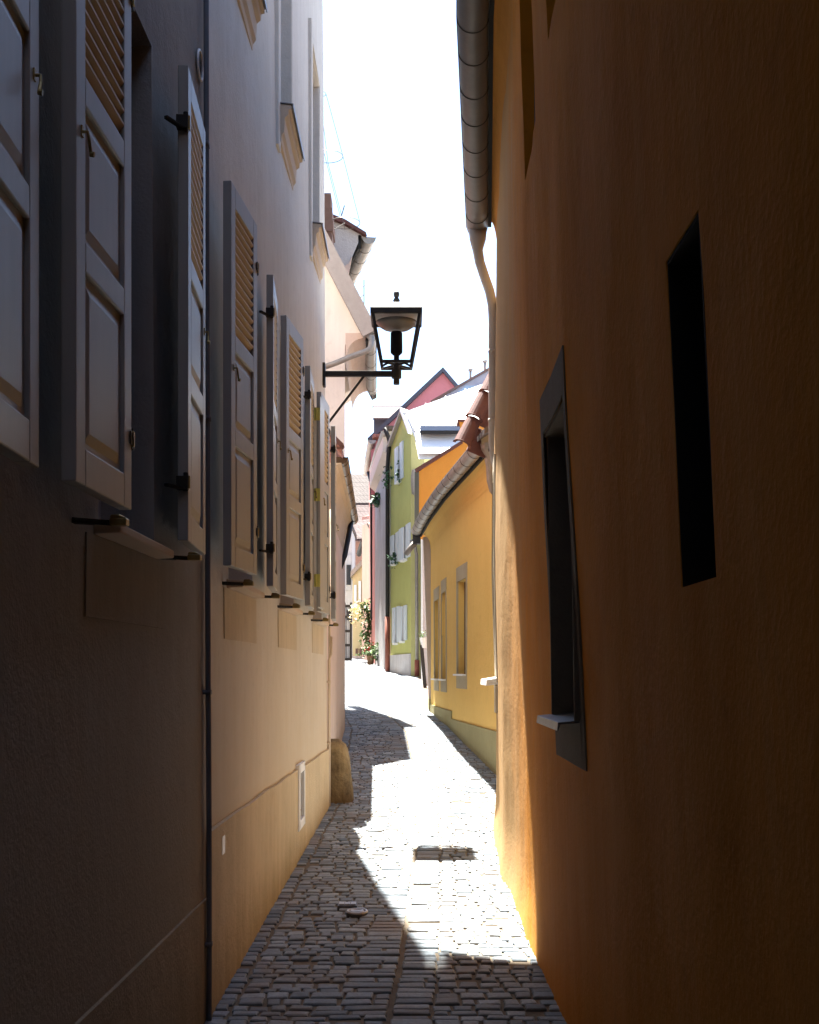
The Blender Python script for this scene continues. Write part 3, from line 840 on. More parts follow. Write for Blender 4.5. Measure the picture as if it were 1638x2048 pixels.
def gutter(parent, path, r, mat, seams, seam_mat, wall=.006, name='gutter'):
    """half-round trough open to the sky with bracket rings"""
    path = [V(p) for p in path]
    m = MB(); vs = []; nn = 14
    fr_ = []
    for i, p in enumerate(path):
        d = (path[min(i+1, len(path)-1)] - path[max(i-1, 0)]); d.z = 0; d.normalize()
        fr_.append((p, V((d.y, -d.x, 0))))
    rows = []
    for p, sd in fr_:
        row = [p + sd*r*math.cos(math.pi+math.pi*k/nn) + V((0,0,r*math.sin(math.pi+math.pi*k/nn))) for k in range(nn+1)]
        row2 = [p + sd*(r-wall)*math.cos(2*math.pi-math.pi*k/nn) + V((0,0,(r-wall)*math.sin(2*math.pi-math.pi*k/nn))) for k in range(nn+1)]
        rows.append(row+row2)
    L = len(rows[0])
    for a in rows: vs += a
    fs = []
    for i in range(len(rows)-1):
        for k in range(L):
            fs.append((i*L+k, i*L+(k+1) % L, (i+1)*L+(k+1) % L, (i+1)*L+k))
    for i in (0, len(rows)-1):
        fs.append(tuple(i*L+k for k in range(nn+1)))      # end plates
    m.add(vs, fs)
    for e in (0, nn):       # rolled rim
        m.tube([rw[e] for rw in rows], r*.07, 6)
    go = m.build(name, M[mat], parent, smooth=False)
    for p_ in go.data.polygons: p_.use_smooth = len(p_.vertices) == 4
    tot = [0]
    for a, b_ in zip(path, path[1:]): tot.append(tot[-1]+(b_-a).length)
    for s in seams:
        m = MB()
        for i in range(len(path)-1):
            if tot[i] <= s <= tot[i+1]:
                t = (s-tot[i])/(tot[i+1]-tot[i]); p = path[i].lerp(path[i+1], t); sd = fr_[i][1]
                m.tube([p + sd*(r+.001)*math.cos(math.pi+math.pi*k/nn) + V((0,0,(r+.001)*math.sin(math.pi+math.pi*k/nn))) for k in range(nn+1)], r*.045, 6)
                m.build('bracket', M[seam_mat], go, smooth=True)
                break
    return go
pth = [(gxr(y), y, GZR + (.02 if y < 7 else 0)) for y in ysr[:-1]] + [(gxr(11.05), 11.05, GZR)]
total = sum((V(b_)-V(a)).length for a, b_ in zip(pth, pth[1:]))
seams = []
s = total - .35
while s > total-9: seams.append(s); s -= random.uniform(.40, .52)
gutter(oh, pth, .098, 'zincold', seams, 'zincdark')
dp = MB()
e = V((gxr(11.0), 10.93, GZR-.06))
pts = [e, e+V((0,0,-.10)), e+V((0,0.0,-.20)), e+V((.02,.02,-.30)), e+V((.07,.08,-.42)), e+V((.12,.16,-.52)), e+V((.15,.22,-.63)), e+V((.16,.24,-.78)), V((.785,11.2,4.6)), V((.785,11.2,4.2)), V((.787,11.2,3.75)), V((.81,11.26,3.58)), V((.90,11.45,3.45))]
dp.tube(pts, [.085,.075,.047]+[.045]*(len(pts)-3), 14)
for z in (4.6, 3.95): dp.tube([(.79, 11.2, z), (.79, 11.2, z+.03)], .053, 14)
dp.build('downpipe', M['pipe'], oh, smooth=True)
rf = MB()
rf.prism([(gxr(7)-.11, -14, 5.84), (4.2, -14, 8.9), (4.2, -14, 9.05), (gxr(7)-.11, -14, 5.97)], (0, 21, 0))
rf.add([(gxr(7)-.11,7,5.84),(4.2,7,8.9),(4.2,7,9.05),(gxr(7)-.11,7,5.97),(gxr(11)-.08,11.08,5.84),(4.2,11.08,8.7),(4.2,11.08,8.85),(gxr(11)-.08,11.08,5.97)], [(0,1,2,3),(7,6,5,4),(0,4,5,1),(1,5,6,2),(2,6,7,3),(3,7,4,0)])
rf.prism([(8.3, -14, 5.6), (4.2, -14, 8.9), (4.2, -14, 9.05), (8.3, -14, 5.75)], (0, 26, 0))
rf.build('roof', M['tilebrown'], oh)
# covers set into the paving
def cover(name, label, x, y, rx, ry, square):
    o = thing(name, (x, y, gz(y)), label, 'valve cover')
    m = MB()
    sl = (gz(y+.1)-gz(y-.1))/.2
    if square:
        c = [(-rx,-ry),(rx,-ry),(rx,ry),(-rx,ry)]
        m.prism([(x+a, y+b_, gz(y)+sl*b_-.01) for a, b_ in c], (0, 0, .034))
    else:
        m.prism([(x+rx*math.cos(2*math.pi*k/24), y+ry*math.sin(2*math.pi*k/24), gz(y)+sl*ry*math.sin(2*math.pi*k/24)-.01) for k in range(24)], (0, 0, .034))
    m.build('lid', M['castiron'], o, bevel=.002)
    m = MB()
    if square:
        for fx in (-.6, 0, .6):
            m.box((x+fx*rx-.016, y-ry*.7, gz(y)+.02), (x+fx*rx+.016, y+ry*.7, gz(y)+.032))
    else:
        for rr in (.55, .9):
            m.tube([(x+rr*rx*math.cos(2*math.pi*k/24), y+rr*ry*math.sin(2*math.pi*k/24), gz(y)+sl*rr*ry*math.sin(2*math.pi*k/24)+.026) for k in range(25)], .009, 6, cap=False)
        m.box((x-rx*.5, y-.015, gz(y)+.02), (x+rx*.5, y+.015, gz(y)+.033))
    m.build('rib', M['zincrib'], o)
cover('valve_cover', 'rectangular cast iron cover set in the shaded setts behind the oval one', -.395, 7.62, .062, .05, True)
cover('valve_cover', 'round cast iron cover set in the shaded setts beside the sunlit patch', -.325, 7.42, .066, .066, False)

# ------------------------------------------------------------------ guard stone at the tall house's corner
gs = MB()
gy = 11.95
prof = []
cxg, czg = -.725, gz(gy)
nz, na = 12, 20
for i in range(nz+1):
    t = i/nz
    h = .66*t
    rx = .185*(1-.46*t**1.3) + .01; ry = .20*(1-.35*t)
    if t > .86: k = math.sqrt(max(0, 1-((t-.86)/.14)**2*.85)); rx *= k; ry *= k
    for j in range(na):
        a = 2*math.pi*j/na
        q = 1 + .13*noise.noise((math.cos(a)*1.5, math.sin(a)*1.5, h*4))
        ca, sa = math.cos(a), math.sin(a)
        sq = (abs(ca)**3+abs(sa)**3)**(-1/3)
        gs.v.append(V((cxg - .025*t + rx*ca*q*sq*.92, gy+.10 + ry*sa*q*sq*.92, czg-.03+h)))
for i in range(nz):
    for j in range(na):
        gs.f.append((i*na+j, i*na+(j+1) % na, (i+1)*na+(j+1) % na, (i+1)*na+j))
gs.f.append(tuple(nz*na+j for j in range(na)))
tag(gs.build('guard_stone', M['guard'], smooth=True), 'stained rounded stone post guarding the corner of the shuttered house', 'guard stone')

# ------------------------------------------------------------------ house 2: low pink house with copper gutter
h2 = thing('low_house', (-3, 14.5, gz(14.5)), 'low pale pink house with brown copper gutter and bent dark spout', 'house')
w = MB()
X2 = [(12.0,-.855),(12.5,-.85),(17.2,-.935)]
s2 = lambda s, z: V((lerp_tab(X2, s)+.012*noise.noise((s, z, 3)), s, z))
facade(w, s2, NL, (12.0, 17.25), (-.2, 3.66), [], .2, .25, .25)
w.quad((-.855,12.0,-.2),(-6,12.0,-.2),(-6,12.0,6.5),(-3.4,12.0,6.2),(-.855,12.0,3.66))
w.quad((-.935,17.25,-.2),(-6,17.25,-.2),(-6,17.25,6.5),(-3.4,17.25,6.2),(-.935,17.25,3.66))
w.build('wall', M['pink'], h2, smooth=False)
w = MB()
for i in range(6):
    def P2(Y, t): return V((lerp_tab(X2, Y)+.004+.15*(1-math.cos(t*math.pi/2)), Y, 3.30+.45*math.sin(t*math.pi/2)))
    w.quad(P2(12.25,i/6), P2(17.2,i/6), P2(17.2,(i+1)/6), P2(12.25,(i+1)/6))
w.quad(*([P2(12.25,i/6) for i in range(7)] + [V((-.86,12.25,3.75))]))
w.build('eaves_cove', M['sillstone'], h2)
w = MB()
w.prism([(-.69,12.15,3.82),(-3.4,12.15,6.5),(-3.4,12.15,6.6),(-.69,12.15,3.90)], (-.06, 5.05, 0))
w.build('roof', M['tilered'], h2)
w = MB()
for k in range(9):   # verge tiles seen end-on
    a = V((-.70-.26*k, 12.14, 3.89+.257*k))
    w.obox(a, (-.28, 0, .277), (0, .20, 0), (.03, 0, .035))
w.build('verge_tile', M['clay'], h2)
gutter(h2, [(-.715,12.42,3.84),(-.75,14,3.83),(-.785,15.6,3.82),(-.815,17.2,3.80)], .075, 'copper', [.15+.62*k for k in range(8)], 'zincdark')
w = MB()
pA, pB, pC = at(704, 1035, 16.9), at(690, 1110, 16.4), at(679, 1138, 16.2)
w.tube([pA, pA.lerp(pB, .5), pB, pB.lerp(pC,.9), pC+V((-.05,0,.01))], .036, 10)
w.build('downpipe', M['iron'], h2, smooth=True)
# ------------------------------------------------------------------ house 3: cream gable with steep verge
Y3 = 17.35
h3 = thing('cream_house', (-3, 19, gz(19)), 'cream gabled house with a steep grey verge behind the lantern', 'house')
def poly3(pts, Y): return [at(u, v, Y) for u, v in pts]
x3 = at(690, 0, Y3).x
# verge runs from (735,655) up-left; gable wall polygon below it
slope = (660-497)/(740-655.)
ue, ve = 728, 655
top = at(ue-330, ve-330*slope, Y3)
w = MB()
gab = [V((x3, Y3, .3)), V((x3, Y3, at(0, 690, Y3).z)), at(727, 668, Y3), at(727, 640, Y3), at(727-330, 640-330*slope, Y3), V((top.x-2.5, Y3, top.z-4)), V((top.x-2.5, Y3, .3))]
w.prism(gab, (-.35, 4.2, 0))
w.build('wall', M['cream'], h3)
cvp = [(691,666),(691,724),(693,707),(698,694),(706,684),(717,678),(731,675),(731,666)]
w = MB(); w.prism([at(u, v, Y3-.01) for u, v in cvp], (-.05, 3.3, 0))
w.build('eaves_cove', M['salmoncove'], h3)
w = MB()
a, b_ = at(742, 664, Y3-.12), at(ue-330+14, ve-330*slope+9, Y3-.12)
dirv = (b_-a).normalized(); nrm = V((dirv.z, 0, -dirv.x)); 
if nrm.z < 0: nrm = -nrm
w.prism([a-nrm*.13, b_-nrm*.13, b_+nrm*.10, a+nrm*.10], (0, .12, 0))
w.build('verge_board', M['verge'], h3)
w = MB()
o_ = V((0,.125,0)); w.prism([a-nrm*.0+o_, b_-nrm*.0+o_, b_+nrm*.09+o_, a+nrm*.09+o_], (-.12, 4.2, 0))
w.build('roof', M['tilebrown'], h3)
w = MB(); w.prism([at(731, 664, Y3+.01), at(737, 664, Y3+.01), at(737, 682, Y3+.01), at(731, 682, Y3+.01)], (-.06, 3.2, 0))
w.build('fascia', M['dark'], h3)
gutter(h3, [at(742,668,Y3-.05), V((-.60,18.4,6.43)), V((-.635,19.8,6.33)), at(745,782,20.6)], .075, 'zinc', [.1,.7,1.3,1.9,2.5,3.1], 'zincdark')
w = MB()
w.tube([at(743,672,Y3-.1), at(742,690,Y3-.12), at(739,698,Y3-.14), at(730,703,Y3-.16), at(700,714,Y3-.2), at(672,726,Y3-.24), at(640,737,Y3-.28)], .040, 12)
w.build('downpipe', M['zinc'], h3, smooth=True)
w = MB()
cY = 20.0
c0, c1 = at(649, 0, cY).x, at(664, 0, cY).x
w.box((c0-.35, cY, 7.6), (c1, cY+.5, at(0,385,cY).z-.25)); 
w.box((c0-.35-.0, cY-.03, at(0,463,cY).z), (c1+.02, cY+.53, at(0,442,cY).z))
w.box((c0-.33, cY+.02, at(0,415,cY).z), (c1-.02, cY+.48, at(0,385,cY).z))
w.build('chimney', M['chimney'], h3)
# ------------------------------------------------------------------ house 4: rough grey house with zinc gutter
Y4 = 21.4
h4 = thing('grey_house', (-3.5, 23, gz(23)), 'rough grey rendered house top showing above the cream gable', 'house')
w = MB()
w.prism([at(560,372,Y4), at(655,432,Y4), at(690,446,Y4), at(724,468,Y4), at(704,515,Y4), at(694,560,Y4), at(684,640,Y4), V((at(690,0,Y4).x, Y4, .5)), V((at(560,0,Y4).x, Y4, .5))], (-.8, 3.6, 0))
w.build('wall', M['greywall'], h4)
w = MB()
w.prism([at(697,527,Y4-.015), at(704,514,Y4-.015), at(696,555,Y4-.015), at(689,600,Y4-.015), at(686,640,Y4-.015), at(678,640,Y4-.015), at(686,560,Y4-.015), at(688,532,Y4-.015)], (0, .02, 0))
w.build('plaster_patch', M['salmoncove'], h4)
w = MB()
w.prism([at(540,352,Y4-.1), at(655,424,Y4-.1), at(690,438,Y4-.1), at(732,464,Y4-.1), at(734,471,Y4-.1), at(690,447,Y4-.1), at(655,433,Y4-.1), at(540,362,Y4-.1)], (-.8, 3.8, 0))
w.build('roof', M['clay'], h4)
gutter(h4, [at(738,474,Y4), V((-.99,22.8,9.42)), V((-1.31,24.2,9.38)), V((-1.75,26.0,9.3))], .125, 'zinc', [.5,1.1,1.7,2.3], 'zincdark')
w = MB(); w.obox(at(722,470,Y4), V((-1.1,4.6,-.05)), (-.05,0,0), (0,0,-.25)); w.build('fascia', M['dark'], h4)
# aerials
ae = MB(); aY = 20.2
def ringpts(u, v, ru, rv, n=20): return [at(u+ru*math.cos(2*math.pi*k/n), v+rv*math.sin(2*math.pi*k/n), aY+ .2*math.sin(2*math.pi*k/n)) for k in range(n+1)]
for (u, v, ru, rv) in ((640,188,12,6),(656,313,30,13),(690,446,30,12)):
    ae.tube(ringpts(u, v, ru, rv), .006, 5, cap=False)
for k in (0, 5, 9, 14):
    a = 2*math.pi*k/20
    ae.tube([at(640+12*math.cos(a),188+6*math.sin(a),aY), at(656+30*math.cos(a),313+13*math.sin(a),aY), at(690+30*math.cos(a),446+12*math.sin(a),aY)], .005, 5)
ae.tube([at(650,470,aY), at(690,446,aY)], .008, 5); ae.tube([at(655,432,aY), at(668,440,aY)], .008, 5)
ae.tube([at(683,432,aY), at(689,411,aY)], .010, 5)
tag(ae.build('wire_aerial', M['zincold']), 'thin wire cage aerial with rings on the roofs beyond the shuttered house', 'aerial')
ae = MB(); aY = 19.0
ae.tube([at(728,640,aY), at(728,560,aY)], .008, 6); ae.tube([at(716,600,aY), at(729,588,aY)], .006, 5); ae.tube([at(722,575,aY), at(734,569,aY)], .005, 5)
tag(ae.build('roof_antenna', M['zinc']), 'short rod antenna standing on the cream roof beside the lantern', 'antenna')

# ------------------------------------------------------------------ yellow house on the right, curving away
yh = thing('yellow_house', (3, 16, gz(16)), 'curved yellow ochre house with a zinc gutter and three narrow windows', 'house')
GY = [(12.6,.86),(13.2,.78),(14.75,.62),(16.6,.424),(18.96,.246),(21.3,.116)]
def gy_(Y): return smooth_tab(GY, Y, .4)
def wy(Y): return gy_(Y)+.25
def ys_(s, z): return V((wy(s)+.008*noise.noise((s*.8, z*.8, 4)), s, z))
def NY(s):
    d = (wy(s+.1)-wy(s-.1))/.2
    return V((-1, d, 0)).normalized()
YW = [(15.85,16.65,1.58,2.86,.14),(18.15,18.8,1.50,2.84,.14),(19.35,20.2,1.50,2.80,.14)]
w = MB()
facade(w, ys_, NY, (12.6, 21.2), (0, 4.02), YW, .14, .2, .2)
w.quad(ys_(21.2,0), V((6,21.2,0)), V((6,21.2,4.0)), ys_(21.2,4.0))
w.quad(ys_(12.6,0), V((6,12.6,0)), V((6,12.6,4.0)), ys_(12.6,4.0))
w.build('wall', M['yellow'], yh, smooth=False)
for p_ in yh.children[0].data.polygons: p_.use_smooth = True
w = MB()
for a, b_, zt in ((12.6,17.3,.93),(17.3,21.2,1.04)):
    panel_on(w, ys_, NY, a, b_, .1, zt, -.02, .022, 14, 2)
w.build('plinth', M['yplinth'], yh)
for a, b_, z0, z1, dd in YW:
    m = MB()
    for p0, p1, q0, q1 in ((a-.1,a,z0-.2,z1+.2),(b_,b_+.1,z0-.2,z1+.2),(a,b_,z1,z1+.2),(a,b_,z0-.2,z0)):
        panel_on(m, ys_, NY, p0, p1, q0, q1, -.01, .010, 2, 2)
    m.build('window_surround', M['ysurround'], yh)
    m = MB(); q = lambda s, z, o: ys_(s, z)+NY(s)*o
    for p0, p1, q0, q1 in ((a,a+.06,z0,z1),(b_-.06,b_,z0,z1),(a+.06,b_-.06,z0,z0+.06),(a+.06,b_-.06,z1-.06,z1),((a+b_)/2-.03,(a+b_)/2+.03,z0+.06,z1-.06)):
        panel_on(m, ys_, NY, p0, p1, q0, q1, -.14, -.09, 1, 1)
    f = m.build('window', M['frameb'], yh)
    m = MB(); panel_on(m, ys_, NY, a+.03, b_-.03, z0+.03, z1-.03, -.13, -.115, 1, 1); m.build('pane', M['glass'], f)
    m = MB(); panel_on(m, ys_, NY, a-.04, b_+.04, z0-.025, z0+.0, -.12, .065, 1, 1); m.build('window_sill', M['white'], yh)
w = MB()
ysy = [12.7,13.2,13.8,14.4,15,15.6,16.2,16.8,17.4,18,18.6,19.2,19.8,20.4,21,21.3]
for a, b_ in zip(ysy, ysy[1:]):
    for k in range(6):
        PY = lambda Y, t: V((wy(Y)-.005-.16*(1-math.cos(t*math.pi/2)), Y, 3.78+.28*math.sin(t*math.pi/2)))
        w.quad(PY(a,k/6), PY(b_,k/6), PY(b_,(k+1)/6), PY(a,(k+1)/6))
w.build('eaves_cove', M['yellow'], yh, smooth=True)
w = MB()
for a, b_ in zip(ysy, ysy[1:]):
    w.add([(gy_(a)+.07,a,4.02),(gy_(b_)+.07,b_,4.02),(gy_(b_)+.07,b_,4.12),(gy_(a)+.07,a,4.12),(gy_(a)+.1,a,4.02),(gy_(b_)+.1,b_,4.02),(gy_(b_)+.1,b_,4.12),(gy_(a)+.1,a,4.12)],[(0,1,2,3),(4,5,6,7),(0,1,5,4),(3,2,6,7)])
w.build('fascia', M['dark'], yh)
pth = [(gy_(y), y, 4.12) for y in ysy[1:]]
tl = sum((V(b_)-V(a)).length for a, b_ in zip(pth, pth[1:]))
gutter(yh, pth, .092, 'zinc', [.35+.55*k for k in range(int((tl-.3)/.55))], 'zincdark')
w = MB()
for a, b_ in zip(ysy, ysy[1:]):
    P0 = lambda Y: [V((gy_(Y)-.04, Y, 4.14)), V((gy_(Y)+2.6, Y, 4.14+1.6)), V((gy_(Y)+2.6, Y, 4.22+1.6)), V((gy_(Y)-.04, Y, 4.20))]
    pa, pb = P0(a), P0(b_)
    w.add(pa+pb, [(0,1,5,4),(1,2,6,5),(2,3,7,6),(3,0,4,7),(0,1,2,3),(4,5,6,7)])
w.build('roof', M['tilebrown'], yh)
# big cover tiles climbing the near verge
for (u, v) in ((934,868),(958,817),(984,768)):
    w = MB()
    c = at(u, v, 13.1)
    ax = V((.12, .10, .26))
    sd = V((.95, 0, -.40)).normalized(); up = ax.cross(sd).normalized()
    if up.y > 0: up = -up
    vs = []; nn = 10
    for t in (0, 1):
        rr = .10-.015*t
        vs += [c - ax*.5 + ax*1.1*t + sd*rr*math.cos(math.pi*k/nn) + up*rr*math.sin(math.pi*k/nn) for k in range(nn+1)]
        vs += [c - ax*.5 + ax*1.1*t + sd*(rr-.02)*math.cos(math.pi*k/nn) + up*(rr-.02)*math.sin(math.pi*k/nn) for k in range(nn, -1, -1)]
    L = 2*(nn+1)
    w.add(vs, [(k, (k+1) % L, L+(k+1) % L, L+k) for k in range(L)] + [tuple(range(L)), tuple(range(2*L-1, L-1, -1))])
    w.obox(c - ax*.5 + sd*.06 + V((0,.08,-.02)), ax*1.05, sd*.22, V((0,.12,.02)))
    w.build('verge_tile', M['clay'], yh, smooth=False, bevel=.006)
# outlet funnel near the orange house
w = MB()
fz = 4.12
c = V((gy_(13.25)+.04, 13.2, fz))
w.lathe(c+V((.08,-.02,-.30)), [(.05,-.02),(.055,.05),(.075,.16),(.115,.24),(.12,.30)], 14)
w.tube([c+V((.08,-.02,-.30)), c+V((.085,-.02,-.40)), c+V((.11,-.02,-.50)), c+V((.18,-.02,-.58)), c+V((.27,-.02,-.62))], .052, 12)
w.box((c.x-.03, 13.1, fz-.02), (c.x+.30, 13.16, fz+.14))
w.build('downpipe', M['zinc'], yh, smooth=False)
# outlet hopper at the far end and corner pilaster
w = MB()
h = at(833,1075,21.3)
w.box((h.x-.07, 21.2, h.z-.12), (h.x+.07, 21.36, h.z+.10)); w.build('hopper', M['slate'], yh)
w = MB(); w.tube([h+V((-.03,0,-.1)), at(812,1108,21.4)], .05, 10); w.build('spout', M['zinc'], yh, smooth=True)
w = MB()
xp0, xp1 = at(846,0,21.2).x, at(864,0,21.2).x
w.prism([(xp0, 21.15, 4.0), (xp1+.02, 21.15, 4.0), (xp1+.02, 21.15, .6), (xp0+.12, 21.15, .6)], (0, .5, 0))
w.build('corner_pilaster', M['mauve'], yh)
w = MB(); w.box((xp0+.10, 21.10, .6), (xp1+.03, 21.6, 1.13)); w.build('pilaster_foot', M['yplinth'], yh)

# ------------------------------------------------------------------ orange gable behind it
def front_house(name, label, pts, Y, depth, mat, shift=0, wname='wall'):
    t = thing(name, (at(sum(p[0] for p in pts)/len(pts), 0, Y).x, Y, gz(Y)), label, 'house')
    m = MB(); m.prism([at(u, v, Y) for u, v in pts], (shift, depth, 0))
    m.build(wname, M[mat], t)
    return t
Yo = 24.6
bo = front_house('orange_gable_house', 'orange gable wall with sloping dark coping above the yellow house gutter', [(866,1420),(866,1090),(838,1076),(838,938),(924,884),(918,842),(1010,842),(1010,1420)], Yo, 4, 'orangehouse', 1.0)
m = MB()
m.prism([at(829,938,Yo-.06), at(925,880,Yo-.06), at(925,886,Yo-.06), at(832,945,Yo-.06)], (.8, 4.1, 0))
m.prism([at(915,838,Yo-.05), at(1012,838,Yo-.05), at(1012,843,Yo-.05), at(915,843,Yo-.05)], (0, .5, 0))
m.build('coping', M['clay'], bo)
m = MB(); m.box((at(829,0,Yo).x, Yo-.03, at(0,1060,Yo).z), (at(838,0,Yo).x, Yo+.6, at(0,944,Yo).z)); m.build('corner_strip', M['frame'], bo)
# ------------------------------------------------------------------ green house and the row up the street
def row_house(name, label, pts, zt, mat, back=6):
    """facade polyline pts (u, Y) near to far, base on the street, top zt"""
    P = [V((( u-CU)/F*Y, Y, 0)) for u, Y in pts]
    t = thing(name, (P[0].x+2, P[0].y+1, gz(P[0].y)), label, 'house')
    m = MB()
    tops = zt if isinstance(zt, list) else [zt]*len(P)
    for i in range(len(P)-1):
        a, c = P[i], P[i+1]
        m.quad((a.x,a.y,gz(a.y)-.4),(c.x,c.y,gz(c.y)-.4),(c.x,c.y,tops[i+1]),(a.x,a.y,tops[i]))
    a, c = P[0], P[-1]
    m.quad((a.x,a.y,.5),(a.x+back,a.y+1.5,.5),(a.x+back,a.y+1.5,tops[0]),(a.x,a.y,tops[0]))
    m.quad((c.x,c.y,.5),(c.x+back,c.y+1.5,.5),(c.x+back,c.y+1.5,tops[-1]),(c.x,c.y,tops[-1]))
    m.quad((c.x+back,c.y+1.5,.5),(a.x+back,a.y+1.5,.5),(a.x+back,a.y+1.5,tops[0]),(c.x+back,c.y+1.5,tops[-1]))
    m.build('wall', M[mat], t)
    return t, P
YA, YB = 40.8, 37.0
gA, gB = at(781,0,YA), at(822,0,YB)
gh = thing('green_house', (gB.x+1.5, 39, gz(39)), 'moss green gabled house with pale blue shutters up the sunny street', 'house')
zA, zpk, zB = at(0,888,YA).z, at(0,832,38.6).z, at(0,862,YB).z
def gP(t, z): return V((gA.x+(gB.x-gA.x)*t, YA+(YB-YA)*t, z))
m = MB()
m.prism([gP(0,.9), gP(1,.9), gP(1,zB), gP(.66,zpk), gP(0,zA)], (2.6, 2.8, 0))
m.build('wall', M['green'], gh)
gC = at(842,0,36.9)
m = MB(); m.prism([(gB.x+.0, YB-.01, 1.0), (gC.x+.1, 36.85, 1.0), (gC.x+.1, 36.85, at(0,862,36.9).z), (gB.x, YB-.01, at(0,862,YB).z)], (1.0, 3, 0))
m.build('side_wall', M['green_side_light'], gh)
m = MB()
m.prism([gP(-.06,zA-.25)+V((-.12,-.12,0)), gP(.66,zpk+.02)+V((-.12,-.12,0)), gP(.66,zpk+.12)+V((-.12,-.12,0)), gP(-.06,zA-.12)+V((-.12,-.12,0))], (2.6, 2.8, 0))
m.build('roof', M['verge'], gh)
m = MB()
m.prism([gP(.66,zpk+.05)+V((-.12,-.12,0)), gP(1.03,zB-.12)+V((-.12,-.12,0)), gP(1.03,zB+.02)+V((-.12,-.12,0)), gP(.66,zpk+.19)+V((-.12,-.12,0))], (1.6, 2.6, 0))
m.build('barge_board', M['white'], gh)
def gslab(t0, t1, z0, z1, o0, o1, name, mat, parent=None):
    nn = V((-(YA-YB), -(gB.x-gA.x)*-1, 0)); nn = V((YB-YA, -(gB.x-gA.x), 0)).normalized()
    if nn.x > 0: nn = -nn
    m = MB(); a, c = gP(t0,z0)+nn*o0, gP(t1,z0)+nn*o0
    m.obox(a, c-a, nn*(o1-o0), V((0,0,z1-z0)))
    return m.build(name, M[mat], parent or gh)
def tu(u):   # fraction along the green gable met in direction u
    k = (u-CU)/F
    return (k*YA-gA.x)/((gB.x-gA.x)-k*(YB-YA))
def green_window(u0, u1, v0, v1, nshut=2):
    Ym = YA+(YB-YA)*tu((u0+u1)/2); z0, z1 = at(0,v1,Ym).z, at(0,v0,Ym).z
    t0, t1 = tu(u0), tu(u1)
    wd = (t1-t0)/3
    wv = gslab(t0+wd, t1-wd, z0, z1, -.02, .012, 'window', 'glass')
    gslab(t0, t0+wd, z0, z1, .01, .06, 'shutter', 'bluewhite'); gslab(t1-wd, t1, z0, z1, .01, .06, 'shutter', 'bluewhite')
    gslab(t0+wd, t1-wd, z0-.08, z0-.01, 0, .12, 'window_sill', 'white')
    gslab(t0+wd*.96, t0+wd*1.12, z0, z1, .013, .03, 'window_frame', 'white', None)
green_window(792,808,890,962)
green_window(783,800,1068,1126); green_window(801,822,1052,1118)
green_window(787,801,1214,1285); green_window(801,815,1212,1281)
gslab(0, 1.0, gz(39)-.5, gz(39)+.62, 0.0, .05, 'plinth', 'whitegrey')
# downpipes on the green house
m = MB()
xg = gA+V((-.12,-.12,0)); xg = V((xg.x, YA-.15, 0))
m.tube([at(769,856,YA-.2), at(776,872,YA-.2), at(779,884,YA-.2), V((xg.x+.02,xg.y,8.6)), V((xg.x+.02,xg.y,3.5))], .07, 10)
m.build('downpipe', M['iron'], gh, smooth=True)
m = MB(); m.tube([V((xg.x+.02,xg.y,3.5)), V((xg.x+.02,xg.y,1.4))], .085, 10); m.build('pipe_guard', M['rust'], gh, smooth=True)
m = MB(); yq = 36.7
m.tube([at(822,1080,yq), at(830,1092,yq), at(833,1110,yq), at(834,1320,yq)], .055, 10); m.build('downpipe', M['zinc'], gh, smooth=True)
m = MB(); m.tube([at(834,1320,yq), at(834,1352,yq)], .075, 10); m.build('pipe_guard', M['rust'], gh, smooth=True)
m = MB(); m.lathe(at(830,965,36.7), [(.02,-.4),(.1,-.35),(.13,-.1),(.13,.15),(.1,.38),(.02,.42)], 10); m.build('meter_box', M['zinc'], gh)
# white-grey house
wh, P = row_house('white_house', 'narrow flaking white house between the green and the rose houses', [(779,41.0),(750,49.0)], [at(0,862,41).z, at(0,930,49).z], 'whitegrey')
m = MB(); m.obox((P[0].x-.22,P[0].y,at(0,858,41).z-.75), P[1]-P[0], (.22,0,-.2), (0,0,.7)); m.build('eaves_cove', M['cream'], wh)
gutter(wh, [at(770,862,40.6), at(757,898,44.5), at(745,940,49)], .13, 'zinc', [], 'zincdark')
m = MB(); m.prism([at(772,858,40.6), at(745,934,49), V((1.4,49.5,11.2)), V((2.4,41.5,10.0))], (0,0,.12)); m.build('roof', M['tilebrown'], wh)
# narrow rose house
rh, P = row_house('rose_house', 'rose red house front squeezed beside the flaking white house', [(751,49.1),(738,53.0)], [at(0,935,49.1).z, at(0,945,53).z], 'rose')
gutter(rh, [at(744,880,49), at(738,915,50.5), at(733,945,53)], .16, 'zinc', [], 'zincdark')
m = MB(); m.prism([at(746,874,49), at(733,938,53), V((1.6,54,12.0)), V((2.0,50,11.6))], (0,0,.12)); m.build('roof', M['tilered'], rh)
m = MB(); m.tube([at(736,945,51.5), at(742,965,51), at(743,985,51), at(744,1240,51)], .07, 8); m.build('downpipe', M['iron'], rh, smooth=True)
m = MB(); m.prism([at(750,1165,50.5),at(755,1175,50.5),at(754,1200,50.5),at(749,1212,50.5),at(746,1195,50.5),at(746,1175,50.5)], (0,.08,0)); m.build('house_sign', M['white'], rh)
